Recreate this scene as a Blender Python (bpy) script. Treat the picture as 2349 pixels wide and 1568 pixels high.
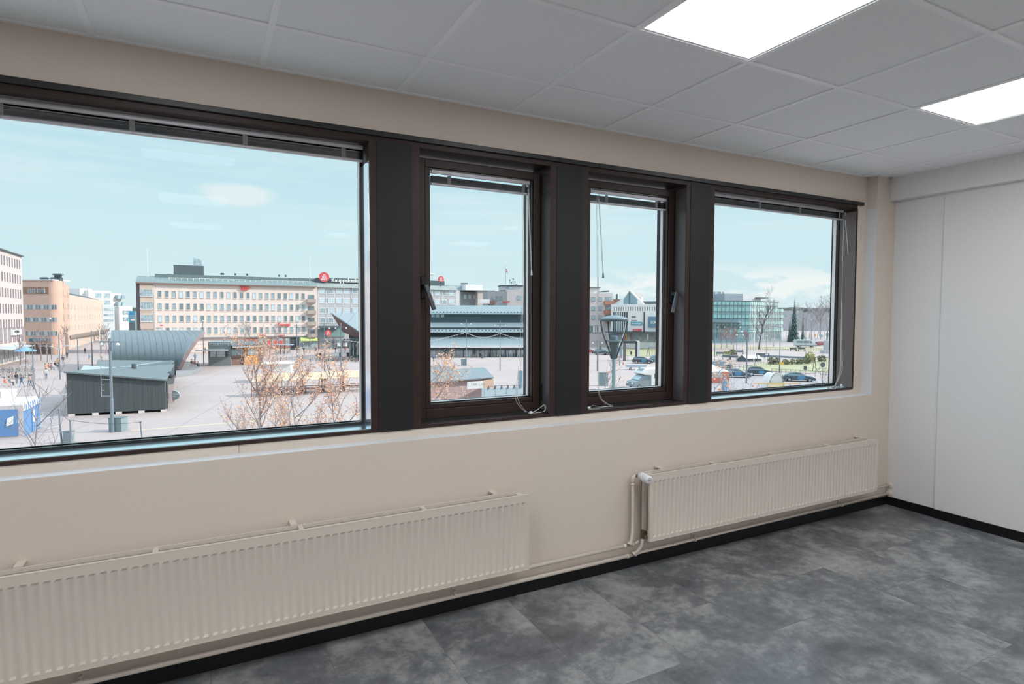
import bpy, bmesh, math, random
from mathutils import Vector, Matrix
S = bpy.context.scene
for o in list(bpy.data.objects): bpy.data.objects.remove(o)
C = S.collection
PI = math.pi
# ------------------------------------------------------------------ camera
CAMZ = 1.483
FP, YAW, PITCH, ROLL = 1354.187, .4818, .0447, .002
CX, CY = 1174.5, 784.0
cy_, sy_, cp_, sp_ = math.cos(YAW), math.sin(YAW), math.cos(PITCH), math.sin(PITCH)
R0 = Vector((cy_, -sy_, 0)); FW = Vector((sy_*cp_, cy_*cp_, -sp_)); U0 = R0.cross(FW)
cr_, sr_ = math.cos(ROLL), math.sin(ROLL)
RR = R0*cr_ + U0*sr_; UU = U0*cr_ - R0*sr_
cd = bpy.data.cameras.new('camera'); cam = bpy.data.objects.new('camera', cd); C.objects.link(cam)
cd.sensor_width = 36; cd.lens = 36*FP/2349; cd.clip_start = .02; cd.clip_end = 4000
m3 = Matrix((RR, UU, -FW)).transposed()
cam.matrix_world = Matrix.Translation((0, 0, CAMZ)) @ m3.to_4x4()
S.camera = cam
EYE = Vector((0, 0, CAMZ)); GZ = CAMZ-10.63
FWH = Vector((sy_, cy_, 0))
def ray(u, v): return FW + RR*((u-CX)/FP) - UU*((v-CY)/FP)
def W(u, v, d):
    r = ray(u, v); return EYE + r*(d/r.dot(FWH))
def G(u, v, z=GZ):
    r = ray(u, v); return EYE + r*((z-CAMZ)/r.z)
def GD(u, v, z=GZ): return (G(u, v, z)-EYE).dot(FWH)
# ------------------------------------------------------------------ view
vs = S.view_settings; vs.view_transform = 'Standard'; vs.look = 'None'; vs.gamma = 1; vs.exposure = 0
vs.use_curve_mapping = False
# ------------------------------------------------------------------ sky
wd = bpy.data.worlds.new('sky'); S.world = wd; wd.use_nodes = True
nt = wd.node_tree; N = nt.nodes; L = nt.links
for n in list(N): N.remove(n)
def nd(t, **k):
    n = N.new(t)
    for a, b in k.items(): setattr(n, a, b)
    return n
out = nd('ShaderNodeOutputWorld'); bg = nd('ShaderNodeBackground'); L.new(bg.outputs[0], out.inputs[0])
tc = nd('ShaderNodeTexCoord'); sp = nd('ShaderNodeSeparateXYZ'); L.new(tc.outputs['Generated'], sp.inputs[0])
def ramp(src, pts):
    r = nd('ShaderNodeValToRGB'); e = r.color_ramp.elements
    e[0].position, e[0].color = pts[0][0], (*pts[0][1], 1); e[1].position, e[1].color = pts[-1][0], (*pts[-1][1], 1)
    for p, c in pts[1:-1]:
        q = e.new(p); q.color = (*c, 1)
    L.new(src, r.inputs[0]); return r.outputs[0]
sky = ramp(sp.outputs[2], [(0, (.77, .88, .915)), (.05, (.70, .865, .92)), (.14, (.67, .86, .925)), (.30, (.47, .74, .86)), (.42, (1.2, 1.55, 1.85)), (.62, (1.5, 1.9, 2.25)), (.84, (1.6, 2.0, 2.5)), (1, (1.6, 2.0, 2.5))])  # upper stops, out of view, brightened to light the room
def noise(scale, vec, rough=.55, detail=6, loc=(0, 0, 0)):
    mp = nd('ShaderNodeMapping'); mp.inputs['Scale'].default_value = scale; mp.inputs['Location'].default_value = loc
    L.new(vec, mp.inputs[0]); n = nd('ShaderNodeTexNoise'); n.inputs['Scale'].default_value = 1
    n.inputs['Detail'].default_value = detail; n.inputs['Roughness'].default_value = rough
    L.new(mp.outputs[0], n.inputs[0]); return n.outputs[0]
def math_(op, a, b, clamp=False):
    n = nd('ShaderNodeMath', operation=op); n.use_clamp = clamp
    for i, s in enumerate((a, b)):
        if isinstance(s, (int, float)): n.inputs[i].default_value = s
        else: L.new(s, n.inputs[i])
    return n.outputs[0]
def mix(a, b, f, ca=None):
    n = nd('ShaderNodeMixRGB'); L.new(a, n.inputs[1]); L.new(f, n.inputs[0])
    n.inputs[2].default_value = (*b, 1); return n.outputs[0]
g = (0, 0, 0)
streak = ramp(noise((2.2, 2.2, 26), tc.outputs['Generated'], .6, 5), [(.42, g), (.66, (1, 1, 1))])
high = ramp(sp.outputs[2], [(.07, g), (.16, (1, 1, 1)), (.5, (1, 1, 1)), (.8, g)])
sky = mix(sky, (.80, .90, .93), math_('MULTIPLY', math_('MULTIPLY', streak, high), .75))
# low puffy clouds to the right, above the park
puff = ramp(noise((11, 11, 34), tc.outputs['Generated'], .55, 8, (3, 1, 0)), [(.46, g), (.55, (1, 1, 1))])
band = ramp(sp.outputs[2], [(0, g), (.02, (1, 1, 1)), (.055, (1, 1, 1)), (.085, g)])
east = ramp(sp.outputs[0], [(.45, (.12,)*3), (.66, (1, 1, 1))])
sky = mix(sky, (.95, .965, .965), math_('MULTIPLY', math_('MULTIPLY', puff, band), east))
# one bigger cloud over the square
cdn = (W(545, 446, 1)-EYE).normalized()
vm = nd('ShaderNodeVectorMath', operation='SUBTRACT'); L.new(tc.outputs['Generated'], vm.inputs[0]); vm.inputs[1].default_value = cdn
vm2 = nd('ShaderNodeVectorMath', operation='MULTIPLY'); L.new(vm.outputs[0], vm2.inputs[0]); vm2.inputs[1].default_value = (1, 1, 3.4)
vm3 = nd('ShaderNodeVectorMath', operation='LENGTH'); L.new(vm2.outputs[0], vm3.inputs[0])
blob = ramp(vm3.outputs['Value'], [(.01, (1, 1, 1)), (.085, g)])
bn = noise((14, 14, 34), tc.outputs['Generated'], .6, 7)
blob = ramp(math_('MULTIPLY', blob, math_('ADD', bn, .25)), [(.22, g), (.5, (1, 1, 1))])
sky = mix(sky, (.87, .92, .945), math_('MULTIPLY', blob, .8))
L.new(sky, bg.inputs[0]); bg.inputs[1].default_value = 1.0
# ------------------------------------------------------------------ sun (high to the right, behind this building)
sd = bpy.data.lights.new('sun', 'SUN'); sd.energy = 4.6; sd.angle = .009; sd.color = (1, .93, .87)
sun = bpy.data.objects.new('sun', sd); C.objects.link(sun)
el = math.radians(34)
sdir = Vector((-.886*math.cos(el), .463*math.cos(el), -math.sin(el)))
sun.rotation_euler = sdir.to_track_quat('-Z', 'Y').to_euler(); sun.location = (30, -20, 30)
# ------------------------------------------------------------------ materials
def lin(c): 
    c = c/255.0; return c/12.92 if c <= .04045 else ((c+.055)/1.055)**2.4
MATS = {}
def mat(name, rgb, rough=.6, metal=0, var=.06, scale=8, bump=0, spec=.5, stretch=(1, 1, 1), emit=0, coord='Object'):
    if name in MATS: return MATS[name]
    m = bpy.data.materials.new(name); m.use_nodes = True; t = m.node_tree; b = t.nodes['Principled BSDF']
    col = tuple(rgb)
    tcn = t.nodes.new('ShaderNodeTexCoord'); mp = t.nodes.new('ShaderNodeMapping'); mp.inputs['Scale'].default_value = stretch
    nz = t.nodes.new('ShaderNodeTexNoise'); nz.inputs['Scale'].default_value = scale; nz.inputs['Detail'].default_value = 4
    t.links.new(tcn.outputs[coord], mp.inputs[0]); t.links.new(mp.outputs[0], nz.inputs[0])
    mr = t.nodes.new('ShaderNodeMapRange'); mr.inputs[1].default_value = .3; mr.inputs[2].default_value = .7
    mr.inputs[3].default_value = 1-var; mr.inputs[4].default_value = 1+var; t.links.new(nz.outputs[0], mr.inputs[0])
    hs = t.nodes.new('ShaderNodeHueSaturation'); hs.inputs['Color'].default_value = (*col, 1)
    t.links.new(mr.outputs[0], hs.inputs['Value']); t.links.new(hs.outputs[0], b.inputs['Base Color'])
    b.inputs['Roughness'].default_value = rough; b.inputs['Metallic'].default_value = metal
    b.inputs['Specular IOR Level'].default_value = spec
    if bump:
        bp = t.nodes.new('ShaderNodeBump'); bp.inputs['Strength'].default_value = bump; bp.inputs['Distance'].default_value = .01
        t.links.new(nz.outputs[0], bp.inputs['Height']); t.links.new(bp.outputs[0], b.inputs['Normal'])
    if emit:
        b.inputs['Emission Color'].default_value = (*col, 1); b.inputs['Emission Strength'].default_value = emit
    MATS[name] = m; return m
def rgb(r, g_, b, k=1.0): return (lin(r)*k, lin(g_)*k, lin(b)*k)
# ------------------------------------------------------------------ mesh helpers
class MB:
    def __init__(s): s.v = []; s.f = []; s.m = []; s.cur = 0; s.sm = []; s.smooth = False
    def add(s, vs_, fs):
        b = len(s.v); s.v += [tuple(x) for x in vs_]
        for f in fs: s.f.append([b+i for i in f]); s.m.append(s.cur); s.sm.append(s.smooth)
        return s
    def box(s, x0, x1, y0, y1, z0, z1):
        return s.add([(x0, y0, z0), (x1, y0, z0), (x1, y1, z0), (x0, y1, z0), (x0, y0, z1), (x1, y0, z1), (x1, y1, z1), (x0, y1, z1)],
                     [(0, 3, 2, 1), (4, 5, 6, 7), (0, 1, 5, 4), (1, 2, 6, 5), (2, 3, 7, 6), (3, 0, 4, 7)])
    def prism(s, pts, a, b):          # pts: list of 3D; extruded by vector b-a (Vector)
        n = len(pts); d = Vector(b)-Vector(a)
        vs_ = [Vector(p) for p in pts]+[Vector(p)+d for p in pts]
        return s.add(vs_, [list(range(n))[::-1], list(range(n, 2*n))]+[(i, (i+1) % n, n+(i+1) % n, n+i) for i in range(n)])
    def poly(s, pts): return s.add(pts, [list(range(len(pts)))])
    def tube(s, pts, r, n=8, cap=True):
        pts = [Vector(p) for p in pts]; rs = r if isinstance(r, (list, tuple)) else [r]*len(pts)
        rings = []; prev = None
        for i, p in enumerate(pts):
            t = (pts[min(i+1, len(pts)-1)]-pts[max(i-1, 0)])
            t = t.normalized() if t.length > 1e-9 else Vector((0, 0, 1))
            if prev is None:
                a = t.cross(Vector((0, 0, 1)))
                if a.length < .05: a = t.cross(Vector((1, 0, 0)))
                a.normalize()
            else:
                a = prev-t*prev.dot(t); a.normalize()
            prev = a; b = t.cross(a)
            rings.append([p+(a*math.cos(2*PI*k/n)+b*math.sin(2*PI*k/n))*rs[i] for k in range(n)])
        base = [x for rg in rings for x in rg]; fs = []
        for i in range(len(pts)-1):
            for k in range(n): fs.append((i*n+k, i*n+(k+1) % n, (i+1)*n+(k+1) % n, (i+1)*n+k))
        if cap: fs.append(list(range(n))[::-1]); fs.append([(len(pts)-1)*n+k for k in range(n)])
        return s.add(base, fs)
    def lathe(s, prof, c=(0, 0, 0), n=16, ax='z'):   # prof [(r, h)]
        c = Vector(c); vs_ = []
        for r, h in prof:
            for k in range(n):
                a = 2*PI*k/n; p = (r*math.cos(a), r*math.sin(a), h)
                if ax == 'y': p = (p[0], -h, p[1])
                if ax == 'x': p = (h, p[0], p[1])
                vs_.append(c+Vector(p))
        fs = []
        for i in range(len(prof)-1):
            for k in range(n): fs.append((i*n+k, i*n+(k+1) % n, (i+1)*n+(k+1) % n, (i+1)*n+k))
        fs.append(list(range(n))[::-1]); fs.append([(len(prof)-1)*n+k for k in range(n)])
        return s.add(vs_, fs)
    def ball(s, c, rx, ry=None, rz=None, n=8, jit=0, rnd=random):
        ry = ry or rx; rz = rz or rx; c = Vector(c); vs_ = [c+Vector((0, 0, -rz))]; m_ = n//2
        for i in range(1, m_):
            th = PI*i/m_-PI/2
            for k in range(n):
                a = 2*PI*k/n; j = 1+rnd.uniform(-jit, jit)
                vs_.append(c+Vector((rx*math.cos(th)*math.cos(a)*j, ry*math.cos(th)*math.sin(a)*j, rz*math.sin(th)*j)))
        vs_.append(c+Vector((0, 0, rz))); fs = []
        for k in range(n):
            fs.append((0, 1+(k+1) % n, 1+k)); t = 1+(m_-2)*n
            fs.append((t+k, t+(k+1) % n, len(vs_)-1))
            for i in range(m_-2): fs.append((1+i*n+k, 1+i*n+(k+1) % n, 1+(i+1)*n+(k+1) % n, 1+(i+1)*n+k))
        return s.add(vs_, fs)
    def mesh(s, name, mats):
        me = bpy.data.meshes.new(name); me.from_pydata(s.v, [], s.f)
        for m in (mats if isinstance(mats, (list, tuple)) else [mats]): me.materials.append(m)
        me.polygons.foreach_set('material_index', s.m); me.polygons.foreach_set('use_smooth', s.sm); me.update(); return me
    def build(s, name, mats, parent=None, loc=None, bevel=0, fix=True):
        me = s.mesh(name, mats)
        if fix:
            bm = bmesh.new(); bm.from_mesh(me); bmesh.ops.recalc_face_normals(bm, faces=bm.faces); bm.to_mesh(me); bm.free()
        return link(name, me, parent, loc, bevel)
def link(name, me, parent=None, loc=None, bevel=0):
    o = bpy.data.objects.new(name, me); C.objects.link(o)
    if parent: o.parent = parent
    if loc is not None: o.location = loc
    if bevel:
        b = o.modifiers.new('b', 'BEVEL'); b.width = bevel; b.segments = 2; b.limit_method = 'ANGLE'
    return o
def tag(o, label=None, cat=None, group=None, kind=None):
    if label: o['label'] = label
    if cat: o['category'] = cat
    if group: o['group'] = group
    if kind: o['kind'] = kind
    return o
def empty(name, loc, rz=0, label=None, cat=None, group=None):
    o = bpy.data.objects.new(name, None); C.objects.link(o); o.location = loc; o.rotation_euler = (0, 0, rz)
    o.empty_display_size = .1; return tag(o, label, cat, group)
KIDS = {}
def copy_tree(o, loc, rz=None, label=None, sc=None):
    def cp(a, par):
        c = a.copy(); C.objects.link(c)
        if par is not None: c.parent = par
        for ch in a.children: cp(ch, c)
        return c
    r = cp(o, None); r.location = loc
    if rz is not None: r.rotation_euler = (0, 0, rz)
    if sc: r.scale = (sc, sc, sc)
    if label: r['label'] = label
    return r
_fonts = {}
def text(name, s, size, m, parent=None, loc=(0, 0, 0), rot=(PI/2, 0, 0), depth=.02, align='LEFT', sx=1, bold=0):
    cu = bpy.data.curves.new(name, 'FONT'); cu.body = s; cu.size = size; cu.extrude = depth; cu.offset = bold; cu.align_x = align
    cu.resolution_u = 2
    tmp = bpy.data.objects.new('tmp', cu); C.objects.link(tmp)
    dg = bpy.context.evaluated_depsgraph_get(); me = bpy.data.meshes.new_from_object(tmp.evaluated_get(dg))
    bpy.data.objects.remove(tmp); me.name = name; me.materials.clear(); me.materials.append(m)
    o = link(name, me, parent, loc); o.rotation_euler = rot; o.scale = (sx, 1, 1); return o
def struct(o): o['kind'] = 'structure'; return o
# =================================================================== THE ROOM
H = 2.544; YP, YU, YFR = 2.715, 2.795, 2.79
XL, XR, YB = -3.4, 4.765, -3.0
WALL = rgb(205, 193, 180)
m_wall = mat('wall_paint', (.67, .59, .515), .75, var=.012, scale=60, bump=.03, spec=.2)
m_wallr = mat('wall_paint_right', (.745, .74, .74), .7, var=.015, scale=60, bump=.03, spec=.25)
m_skirt = mat('skirting_black', (.006, .0065, .008), .4, var=.1, spec=.3)
m_frame = mat('frame_brown', (.036, .022, .019), .42, var=.12, scale=30, spec=.28)
m_panel = mat('panel_grey', (.012, .012, .0135), .5, spec=.35, var=.1, scale=200, bump=.05)
m_black = mat('gasket_black', (.006, .007, .009), .4)
m_trim = mat('trim_black', (.014, .014, .015), .35, var=.1)
m_rad = mat('radiator_enamel', (.64, .575, .505), .38, var=.01, spec=.5)
m_pipe = mat('pipe_paint', (.68, .61, .54), .35, var=.02)
m_white = mat('valve_white', (.80, .84, .88), .35, var=.01)
m_brass = mat('brass', (.20, .14, .08), .35, .8, var=.2, scale=60)
m_blind = mat('blind_rail', (.42, .42, .45), .4, .2, var=.03)
m_slat = mat('blind_slat', (.075, .095, .10), .4, .1, var=.15, scale=20, stretch=(.2, 1, 40))
m_cord = mat('cord', (.62, .62, .58), .6)
m_ceil = mat('ceiling_tile', (.88, .905, .925), .85, var=.02, scale=90, bump=.06, spec=.1)
m_grid = mat('ceiling_grid', (.93, .95, .97), .4, var=.01)
m_screw = mat('screw', (.004, .004, .004), .5)
def floor_mat():
    m = bpy.data.materials.new('vinyl_concrete'); m.use_nodes = True; t = m.node_tree; b = t.nodes['Principled BSDF']
    n = t.nodes.new; l = t.links.new
    tcn = n('ShaderNodeTexCoord'); mp = n('ShaderNodeMapping'); mp.inputs['Rotation'].default_value = (0, 0, PI/2)
    l(tcn.outputs['Object'], mp.inputs[0])
    br = n('ShaderNodeTexBrick'); br.offset = .37; br.inputs['Scale'].default_value = 1; br.inputs['Brick Width'].default_value = .92
    br.inputs['Row Height'].default_value = .46; br.inputs['Mortar Size'].default_value = .0016; br.inputs['Mortar Smooth'].default_value = .3
    br.inputs['Color1'].default_value = (0, 0, 0, 1); br.inputs['Color2'].default_value = (1, 1, 1, 1); br.inputs['Mortar'].default_value = (.4, .4, .4, 1)
    br.inputs['Bias'].default_value = 0
    l(mp.outputs[0], br.inputs[0])
    add = n('ShaderNodeVectorMath'); add.operation = 'MULTIPLY_ADD'; l(br.outputs['Color'], add.inputs[0]); add.inputs[1].default_value = (1.2, .8, .6)
    l(tcn.outputs['Object'], add.inputs[2])
    a = n('ShaderNodeTexNoise'); a.inputs['Scale'].default_value = 2.6; a.inputs['Detail'].default_value = 9; a.inputs['Roughness'].default_value = .68; a.inputs['Distortion'].default_value = .35
    l(add.outputs[0], a.inputs[0])
    c = n('ShaderNodeTexNoise'); c.inputs['Scale'].default_value = 17; c.inputs['Detail'].default_value = 6; c.inputs['Roughness'].default_value = .7
    l(add.outputs[0], c.inputs[0])
    mx = n('ShaderNodeMath'); mx.operation = 'MULTIPLY_ADD'; mx.inputs[1].default_value = .5; l(c.outputs[0], mx.inputs[0]); l(a.outputs[0], mx.inputs[2])
    r = n('ShaderNodeValToRGB'); e = r.color_ramp.elements
    e[0].position = .58; e[0].color = (.072, .076, .082, 1); e[1].position = .96; e[1].color = (.30, .305, .31, 1)
    q = e.new(.74); q.color = (.132, .139, .148, 1); q = e.new(.85); q.color = (.235, .235, .235, 1)
    l(mx.outputs[0], r.inputs[0])
    mm = n('ShaderNodeMixRGB'); mm.blend_type = 'MULTIPLY'; l(br.outputs['Fac'], mm.inputs[0]); l(r.outputs[0], mm.inputs[1]); mm.inputs[2].default_value = (.72, .72, .72, 1)
    l(mm.outputs[0], b.inputs['Base Color'])
    rr = n('ShaderNodeMapRange'); rr.inputs[3].default_value = .24; rr.inputs[4].default_value = .42; l(a.outputs[0], rr.inputs[0]); l(rr.outputs[0], b.inputs['Roughness'])
    bp = n('ShaderNodeBump'); bp.inputs['Strength'].default_value = .08; bp.inputs['Distance'].default_value = .004; l(c.outputs[0], bp.inputs['Height']); l(bp.outputs[0], b.inputs['Normal'])
    return m
struct(MB().box(XL-.2, XR+.2, YB-.2, YU+.3, -.12, 0).build('floor', floor_mat()))
struct(MB().box(XL-.2, XR+.2, YB-.15, YB, 0, H+.1).build('wall_back', m_wall))
struct(MB().box(XL-.15, XL, YB, YP, 0, H+.1).build('wall_left', m_wall))
# window wall: parapet, riser, lintel, pier beside the last window
w = MB()
w.box(XL, 4.533, YP, 2.99, 0, .883); w.box(XL, 4.533, YU, 2.99, .883, .9215)
w.box(XL, 4.533, YU, 2.99, 2.335, H+.1); w.box(4.533, XR+.15, YP, 2.99, 0, H+.1)
w.box(4.418, 4.533, YU, 2.99, .9215, 2.335); w.box(XL, -1.76, YU, 2.99, .9215, 2.335)
struct(w.build("wall_front", m_wall))
m_ledge_sky = mat('ledge_sky_gloss', (.70, .73, .76), .2, var=.01, spec=.9)
struct(MB().box(XL, 4.533, YP+.001, YU, .883, .8845).build('ledge_sky_sheet', m_ledge_sky)); struct(MB().box(4.5318, 4.5332, YP+.001, YU, .8845, 2.30).build('pier_sky_sheet', m_ledge_sky))  # thin sheets added to tint ledge top and pier side with daylight
struct(MB().box(.1255, .1275, YU-.0012, YU, .884, .921).build('trim_1', mat('joint_dark', (.18, .17, .16), .8)))
# right wall: plain strip, proud panel after the seam, boxed beam above
w = MB(); w.box(XR, XR+.15, YB, YP, 0, H+.1); w.box(XR-.012, XR, YB, 2.365, .0, 2.372)
struct(w.build('wall_right', m_wallr, bevel=.002))
struct(MB().box(4.693, XR, YB, YP, 2.368, H+.02).build('trim_2', m_wallr, bevel=.003))
w = MB(); w.box(XL, XR, YP-.008, YP, .002, .066); struct(w.build('baseboard_front', m_skirt))
w = MB(); w.box(XR-.008, XR, 2.365, YP-.008, .002, .066); w.box(XR-.021, XR-.012, YB, 2.365, .002, .066); struct(w.build('baseboard_right', m_skirt))
# ceiling: lay-in tiles on a visible T grid
X0, Y1 = .243, 2.378
cl = MB(); cl.box(XL, XR, YB, YU, H+.012, H+.06)
rnd = random.Random(4)
xs = [X0+.6*k for k in range(-6, 9)]; ys = [Y1-.6*k for k in range(-1, 10)]
LIGHTS = [(2, 2), (5, 2), (-1, 2), (2, 5), (5, 5), (-1, 5), (2, 8), (5, 8), (-4, 2), (-4, 5), (-1, 8)]
ex = []
for k in range(-6, 8):
    for j in range(0, 10):
        if (k, j) in LIGHTS: continue
        x0, x1 = max(X0+.6*k, XL)+.010, min(X0+.6*k+.6, XR)-.010
        y1, y0 = min(Y1-.6*(j-1) if j else YU, YU)-.010, max(Y1-.6*j, YB)+.010
        if j == 0: y0 = Y1+.010
        if x1 <= x0 or y1 <= y0: continue
        dz = rnd.uniform(0, .0012)
        cl.box(x0, x1, y0, y1, H+.0035+dz, H+.012)
ceil = struct(cl.build('ceiling', m_ceil))
gr = MB()
for x in xs:
    if XL < x < 4.693: gr.box(x-.012, x+.012, YB, YU, H-.001, H+.004)
for y in ys:
    if YB < y < YU-.02: gr.box(XL, 4.693, y-.012, y+.012, H-.0005, H+.004)
gr.box(XL, 4.533, YU-.020, YU, H-.0015, H+.004); gr.box(4.673, 4.693, YB, YP, H-.0015, H+.004)
gr.box(4.513, 4.533, YP, YU, H-.0015, H+.004); gr.box(4.533, 4.693, YP-.020, YP, H-.0015, H+.004)
gr.build('ceiling_grid', m_grid, ceil)
m_em = bpy.data.materials.new('diffuser_light'); m_em.use_nodes = True; t = m_em.node_tree
t.nodes.remove(t.nodes['Principled BSDF']); em = t.nodes.new('ShaderNodeEmission'); em.inputs[0].default_value = (.97, .985, 1, 1)
em.inputs[1].default_value = PANEL_STRENGTH = 15
t.links.new(em.outputs[0], t.nodes['Material Output'].inputs[0])
def light_panel(k, j, label):
    x0, y0 = X0+.6*k, Y1-.6*(j)
    r = empty('ceiling_light', (x0+.3, y0+.3, H+.004), 0, label, 'ceiling light', 'square light panels in the ceiling grid')
    f = MB(); a, b_ = .288, .276
    f.box(-a, a, -a, -b_, -.0025, .02); f.box(-a, a, b_, a, -.0025, .02); f.box(-a, -b_, -b_, b_, -.0025, .02); f.box(b_, a, -b_, b_, -.0025, .02)
    f.build('frame', m_grid, r)
    MB().box(-b_, b_, -b_, b_, .0, .01).build('diffuser', m_em, r); return r
light_panel(2, 2, 'glowing square light panel in the ceiling cut by the top edge, the larger one')
light_panel(5, 2, 'glowing square light panel in the ceiling at the right edge, above the corner column')
light_panel(-1, 2, 'square ceiling light panel above the widest window, seen as a reflection in it')
for k, j in ((2, 5), (5, 5), (-1, 5), (2, 8), (5, 8), (-4, 2), (-4, 5), (-1, 8)):
    light_panel(k, j, 'square ceiling light panel out of the photo, '+{2: 'window row', 5: 'middle row', 8: 'back row'}[j]+{-4: ', far left', -1: ', left', 2: ', centre', 5: ', by the right wall'}[k])
# ------------------------------------------------------------------ windows
m_glass = bpy.data.materials.new('window_glass'); m_glass.use_nodes = True; t = m_glass.node_tree
t.nodes.remove(t.nodes['Principled BSDF'])
tr = t.nodes.new('ShaderNodeBsdfTransparent'); tr.inputs[0].default_value = (.96, .985, .98, 1)
gl = t.nodes.new('ShaderNodeBsdfGlossy'); gl.inputs['Roughness'].default_value = 0; gl.inputs[0].default_value = (1, 1, 1, 1)
gm = t.nodes.new('ShaderNodeNewGeometry'); dt = t.nodes.new('ShaderNodeVectorMath'); dt.operation = 'DOT_PRODUCT'
t.links.new(gm.outputs['Incoming'], dt.inputs[0]); t.links.new(gm.outputs['Normal'], dt.inputs[1])
def tm(op, a, b_):
    n = t.nodes.new('ShaderNodeMath'); n.operation = op
    for i, q in enumerate((a, b_)):
        if isinstance(q, (int, float)): n.inputs[i].default_value = q
        else: t.links.new(q, n.inputs[i])
    return n.outputs[0]
fres = tm('ADD', tm('MULTIPLY', tm('POWER', tm('SUBTRACT', 1.0, tm('ABSOLUTE', dt.outputs['Value'], 0)), 5.0), .4), .0017)
ms = t.nodes.new('ShaderNodeMixShader'); t.links.new(fres, ms.inputs[0]); t.links.new(tr.outputs[0], ms.inputs[1]); t.links.new(gl.outputs[0], ms.inputs[2])
t.links.new(ms.outputs[0], t.nodes['Material Output'].inputs[0])
m_alu = mat('spacer_aluminium', (.75, .75, .74), .35, .1, var=.03)
m_sill = mat('metal_sill', (.74, .92, .97), .16, .92, var=.05, scale=10, stretch=(1, 20, 1))
ZB, ZT, YB3 = .9395, 2.297, 2.985
def ring(mb, x0, x1, z0, z1, wl, wr, wb, wt, y0, y1):
    mb.box(x0, x0+wl, y0, y1, z0, z1); mb.box(x1-wr, x1, y0, y1, z0, z1)
    mb.box(x0+wl, x1-wr, y0, y1, z0, z0+wb); mb.box(x0+wl, x1-wr, y0, y1, z1-wt, z1)
def window(n, fx0, fx1, ox0, ox1, sash):
    f = MB(); ring(f, fx0, fx1, .9215, 2.335, ox0-fx0, fx1-ox1, ZB-.9215, 2.335-ZT, YFR, YB3)
    o = struct(f.build('window_%d' % n, m_frame, bevel=.002))
    if not sash:
        g_ = MB(); ring(g_, ox0, ox1, ZB, ZT, .011, .011, .015, .018, 2.925, 2.982); g_.build('gasket', m_black, o)
        MB().box(ox0, ox1, YFR+.006, 2.925, ZB, ZB+.0025).build('sill', m_sill, o)
        a = MB(); ring(a, ox0+.0095, ox1-.0095, ZB+.014, ZT-.017, .003, .003, .001, .001, 2.945, 2.970); a.build('spacer', m_alu, o)
        MB().box(ox0+.01, ox1-.01, 2.972, 2.976, ZB+.014, ZT-.015).build('glass', m_glass, o)
        if n == 1: MB().box(ox1-.0015, ox1, YFR+.004, 2.925, ZB+.003, ZT-.09).build('jamb_light_sheet', mat('jamb_sky_glare', (.86, .90, .98), .16, .95, var=.05), o)  # bright sheet added to carry the sky glare on this jamb
        if n == 4: MB().box(ox1-.0015, ox1, YFR+.004, 2.925, ZB+.003, ZT-.02).build('jamb_light_sheet', mat('jamb_brown_lit', (.13, .105, .10), .4, var=.08, scale=30, stretch=(1, 12, .3)), o); MB().box(ox1+.001, fx1, YFR-.002, YFR, .93, ZT).build('seal', m_black, o)  # lighter brown sheet added, window light on the jamb put into its colour
    else:
        MB().box(ox1-.0012, ox1, YFR+.003, 2.885, ZB+.003, ZT-.02).build('jamb_light_sheet', mat('jamb_grey_lit', (.075, .07, .072), .38, var=.08, scale=30), o)  # paler sheet added for the grey light on the right reveal
        s_ = MB(); ring(s_, ox0+.002, ox1-.002, ZB+.006, ZT-.016, .060, .045, .052, .044, 2.893, 2.97); sh = s_.build('sash', m_frame, o, bevel=.003)
        b = MB(); ring(b, ox0+.065, ox1-.050, ZB+.060, ZT-.060, .026, .002, .022, .002, 2.900, 2.978); b.build('bead', m_frame, sh, bevel=.002)
        k = MB(); ring(k, ox0+.090, ox1-.051, ZB+.0815, ZT-.060, .004, .004, .006, .004, 2.925, 2.995); k.build('gasket', m_black, sh)
        a = MB(); ring(a, ox0+.0935, ox1-.0545, ZB+.087, ZT-.064, .002, .002, .001, .001, 2.94, 2.962); a.build('spacer', m_alu, sh)
        MB().box(ox0+.09, ox1-.05, 2.985, 2.989, ZB+.08, ZT-.062).build('glass', m_glass, sh)
        # rounded lower threshold and two hinge covers
        MB().box(ox0, ox1, 2.845, 2.868, ZB, ZB+.008).build('threshold', m_trim, o)
    return o
w1 = window(1, -1.76, .826, -1.70, .702, False)
w2 = window(2, .827, 1.820, .950, 1.695, True)
w3 = window(3, 1.821, 2.806, 1.946, 2.685, True)
w4 = window(4, 2.807, 4.418, 2.928, 4.409, False)
def hinge(w_, x):
    for z in (1.0, 2.16):
        MB().box(x-.006, x+.002, 2.868, 2.892, z, z+.10).build('hinge', m_panel, w_)
hinge(w2, 1.693)
# window handles
def handle(w_, x, z, yb, end):
    r = MB(); r.box(x-.012, x+.012, yb-.014, yb, z-.055, z+.055); o = r.build('handle', m_panel, w_, bevel=.003)
    g_ = MB(); g_.box(x-.011, x+.011, yb-.052, yb-.012, z-.008, z+.014); g_.build('spindle', m_panel, o, bevel=.002)
    y1 = yb-.060; e = Vector((end[0], end[1], end[2])); s0 = Vector((x, y1+.008, z+.012))
    d = (e-s0); n = d.cross(Vector((0, 1, 0))).normalized()*.010; t_ = Vector((0, .0065, 0))
    l_ = MB(); l_.prism([s0-n-t_, s0+n-t_, s0+n+t_, s0-n+t_], s0, e); l_.build('lever', mat('handle_grey', (.11, .12, .13), .3, .5), o, bevel=.002)
handle(w2, .996, 1.625, 2.893, (1.040, 2.842, 1.512))
handle(w3, 2.664, 1.620, 2.893, (2.622, 2.832, 1.504))
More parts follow.
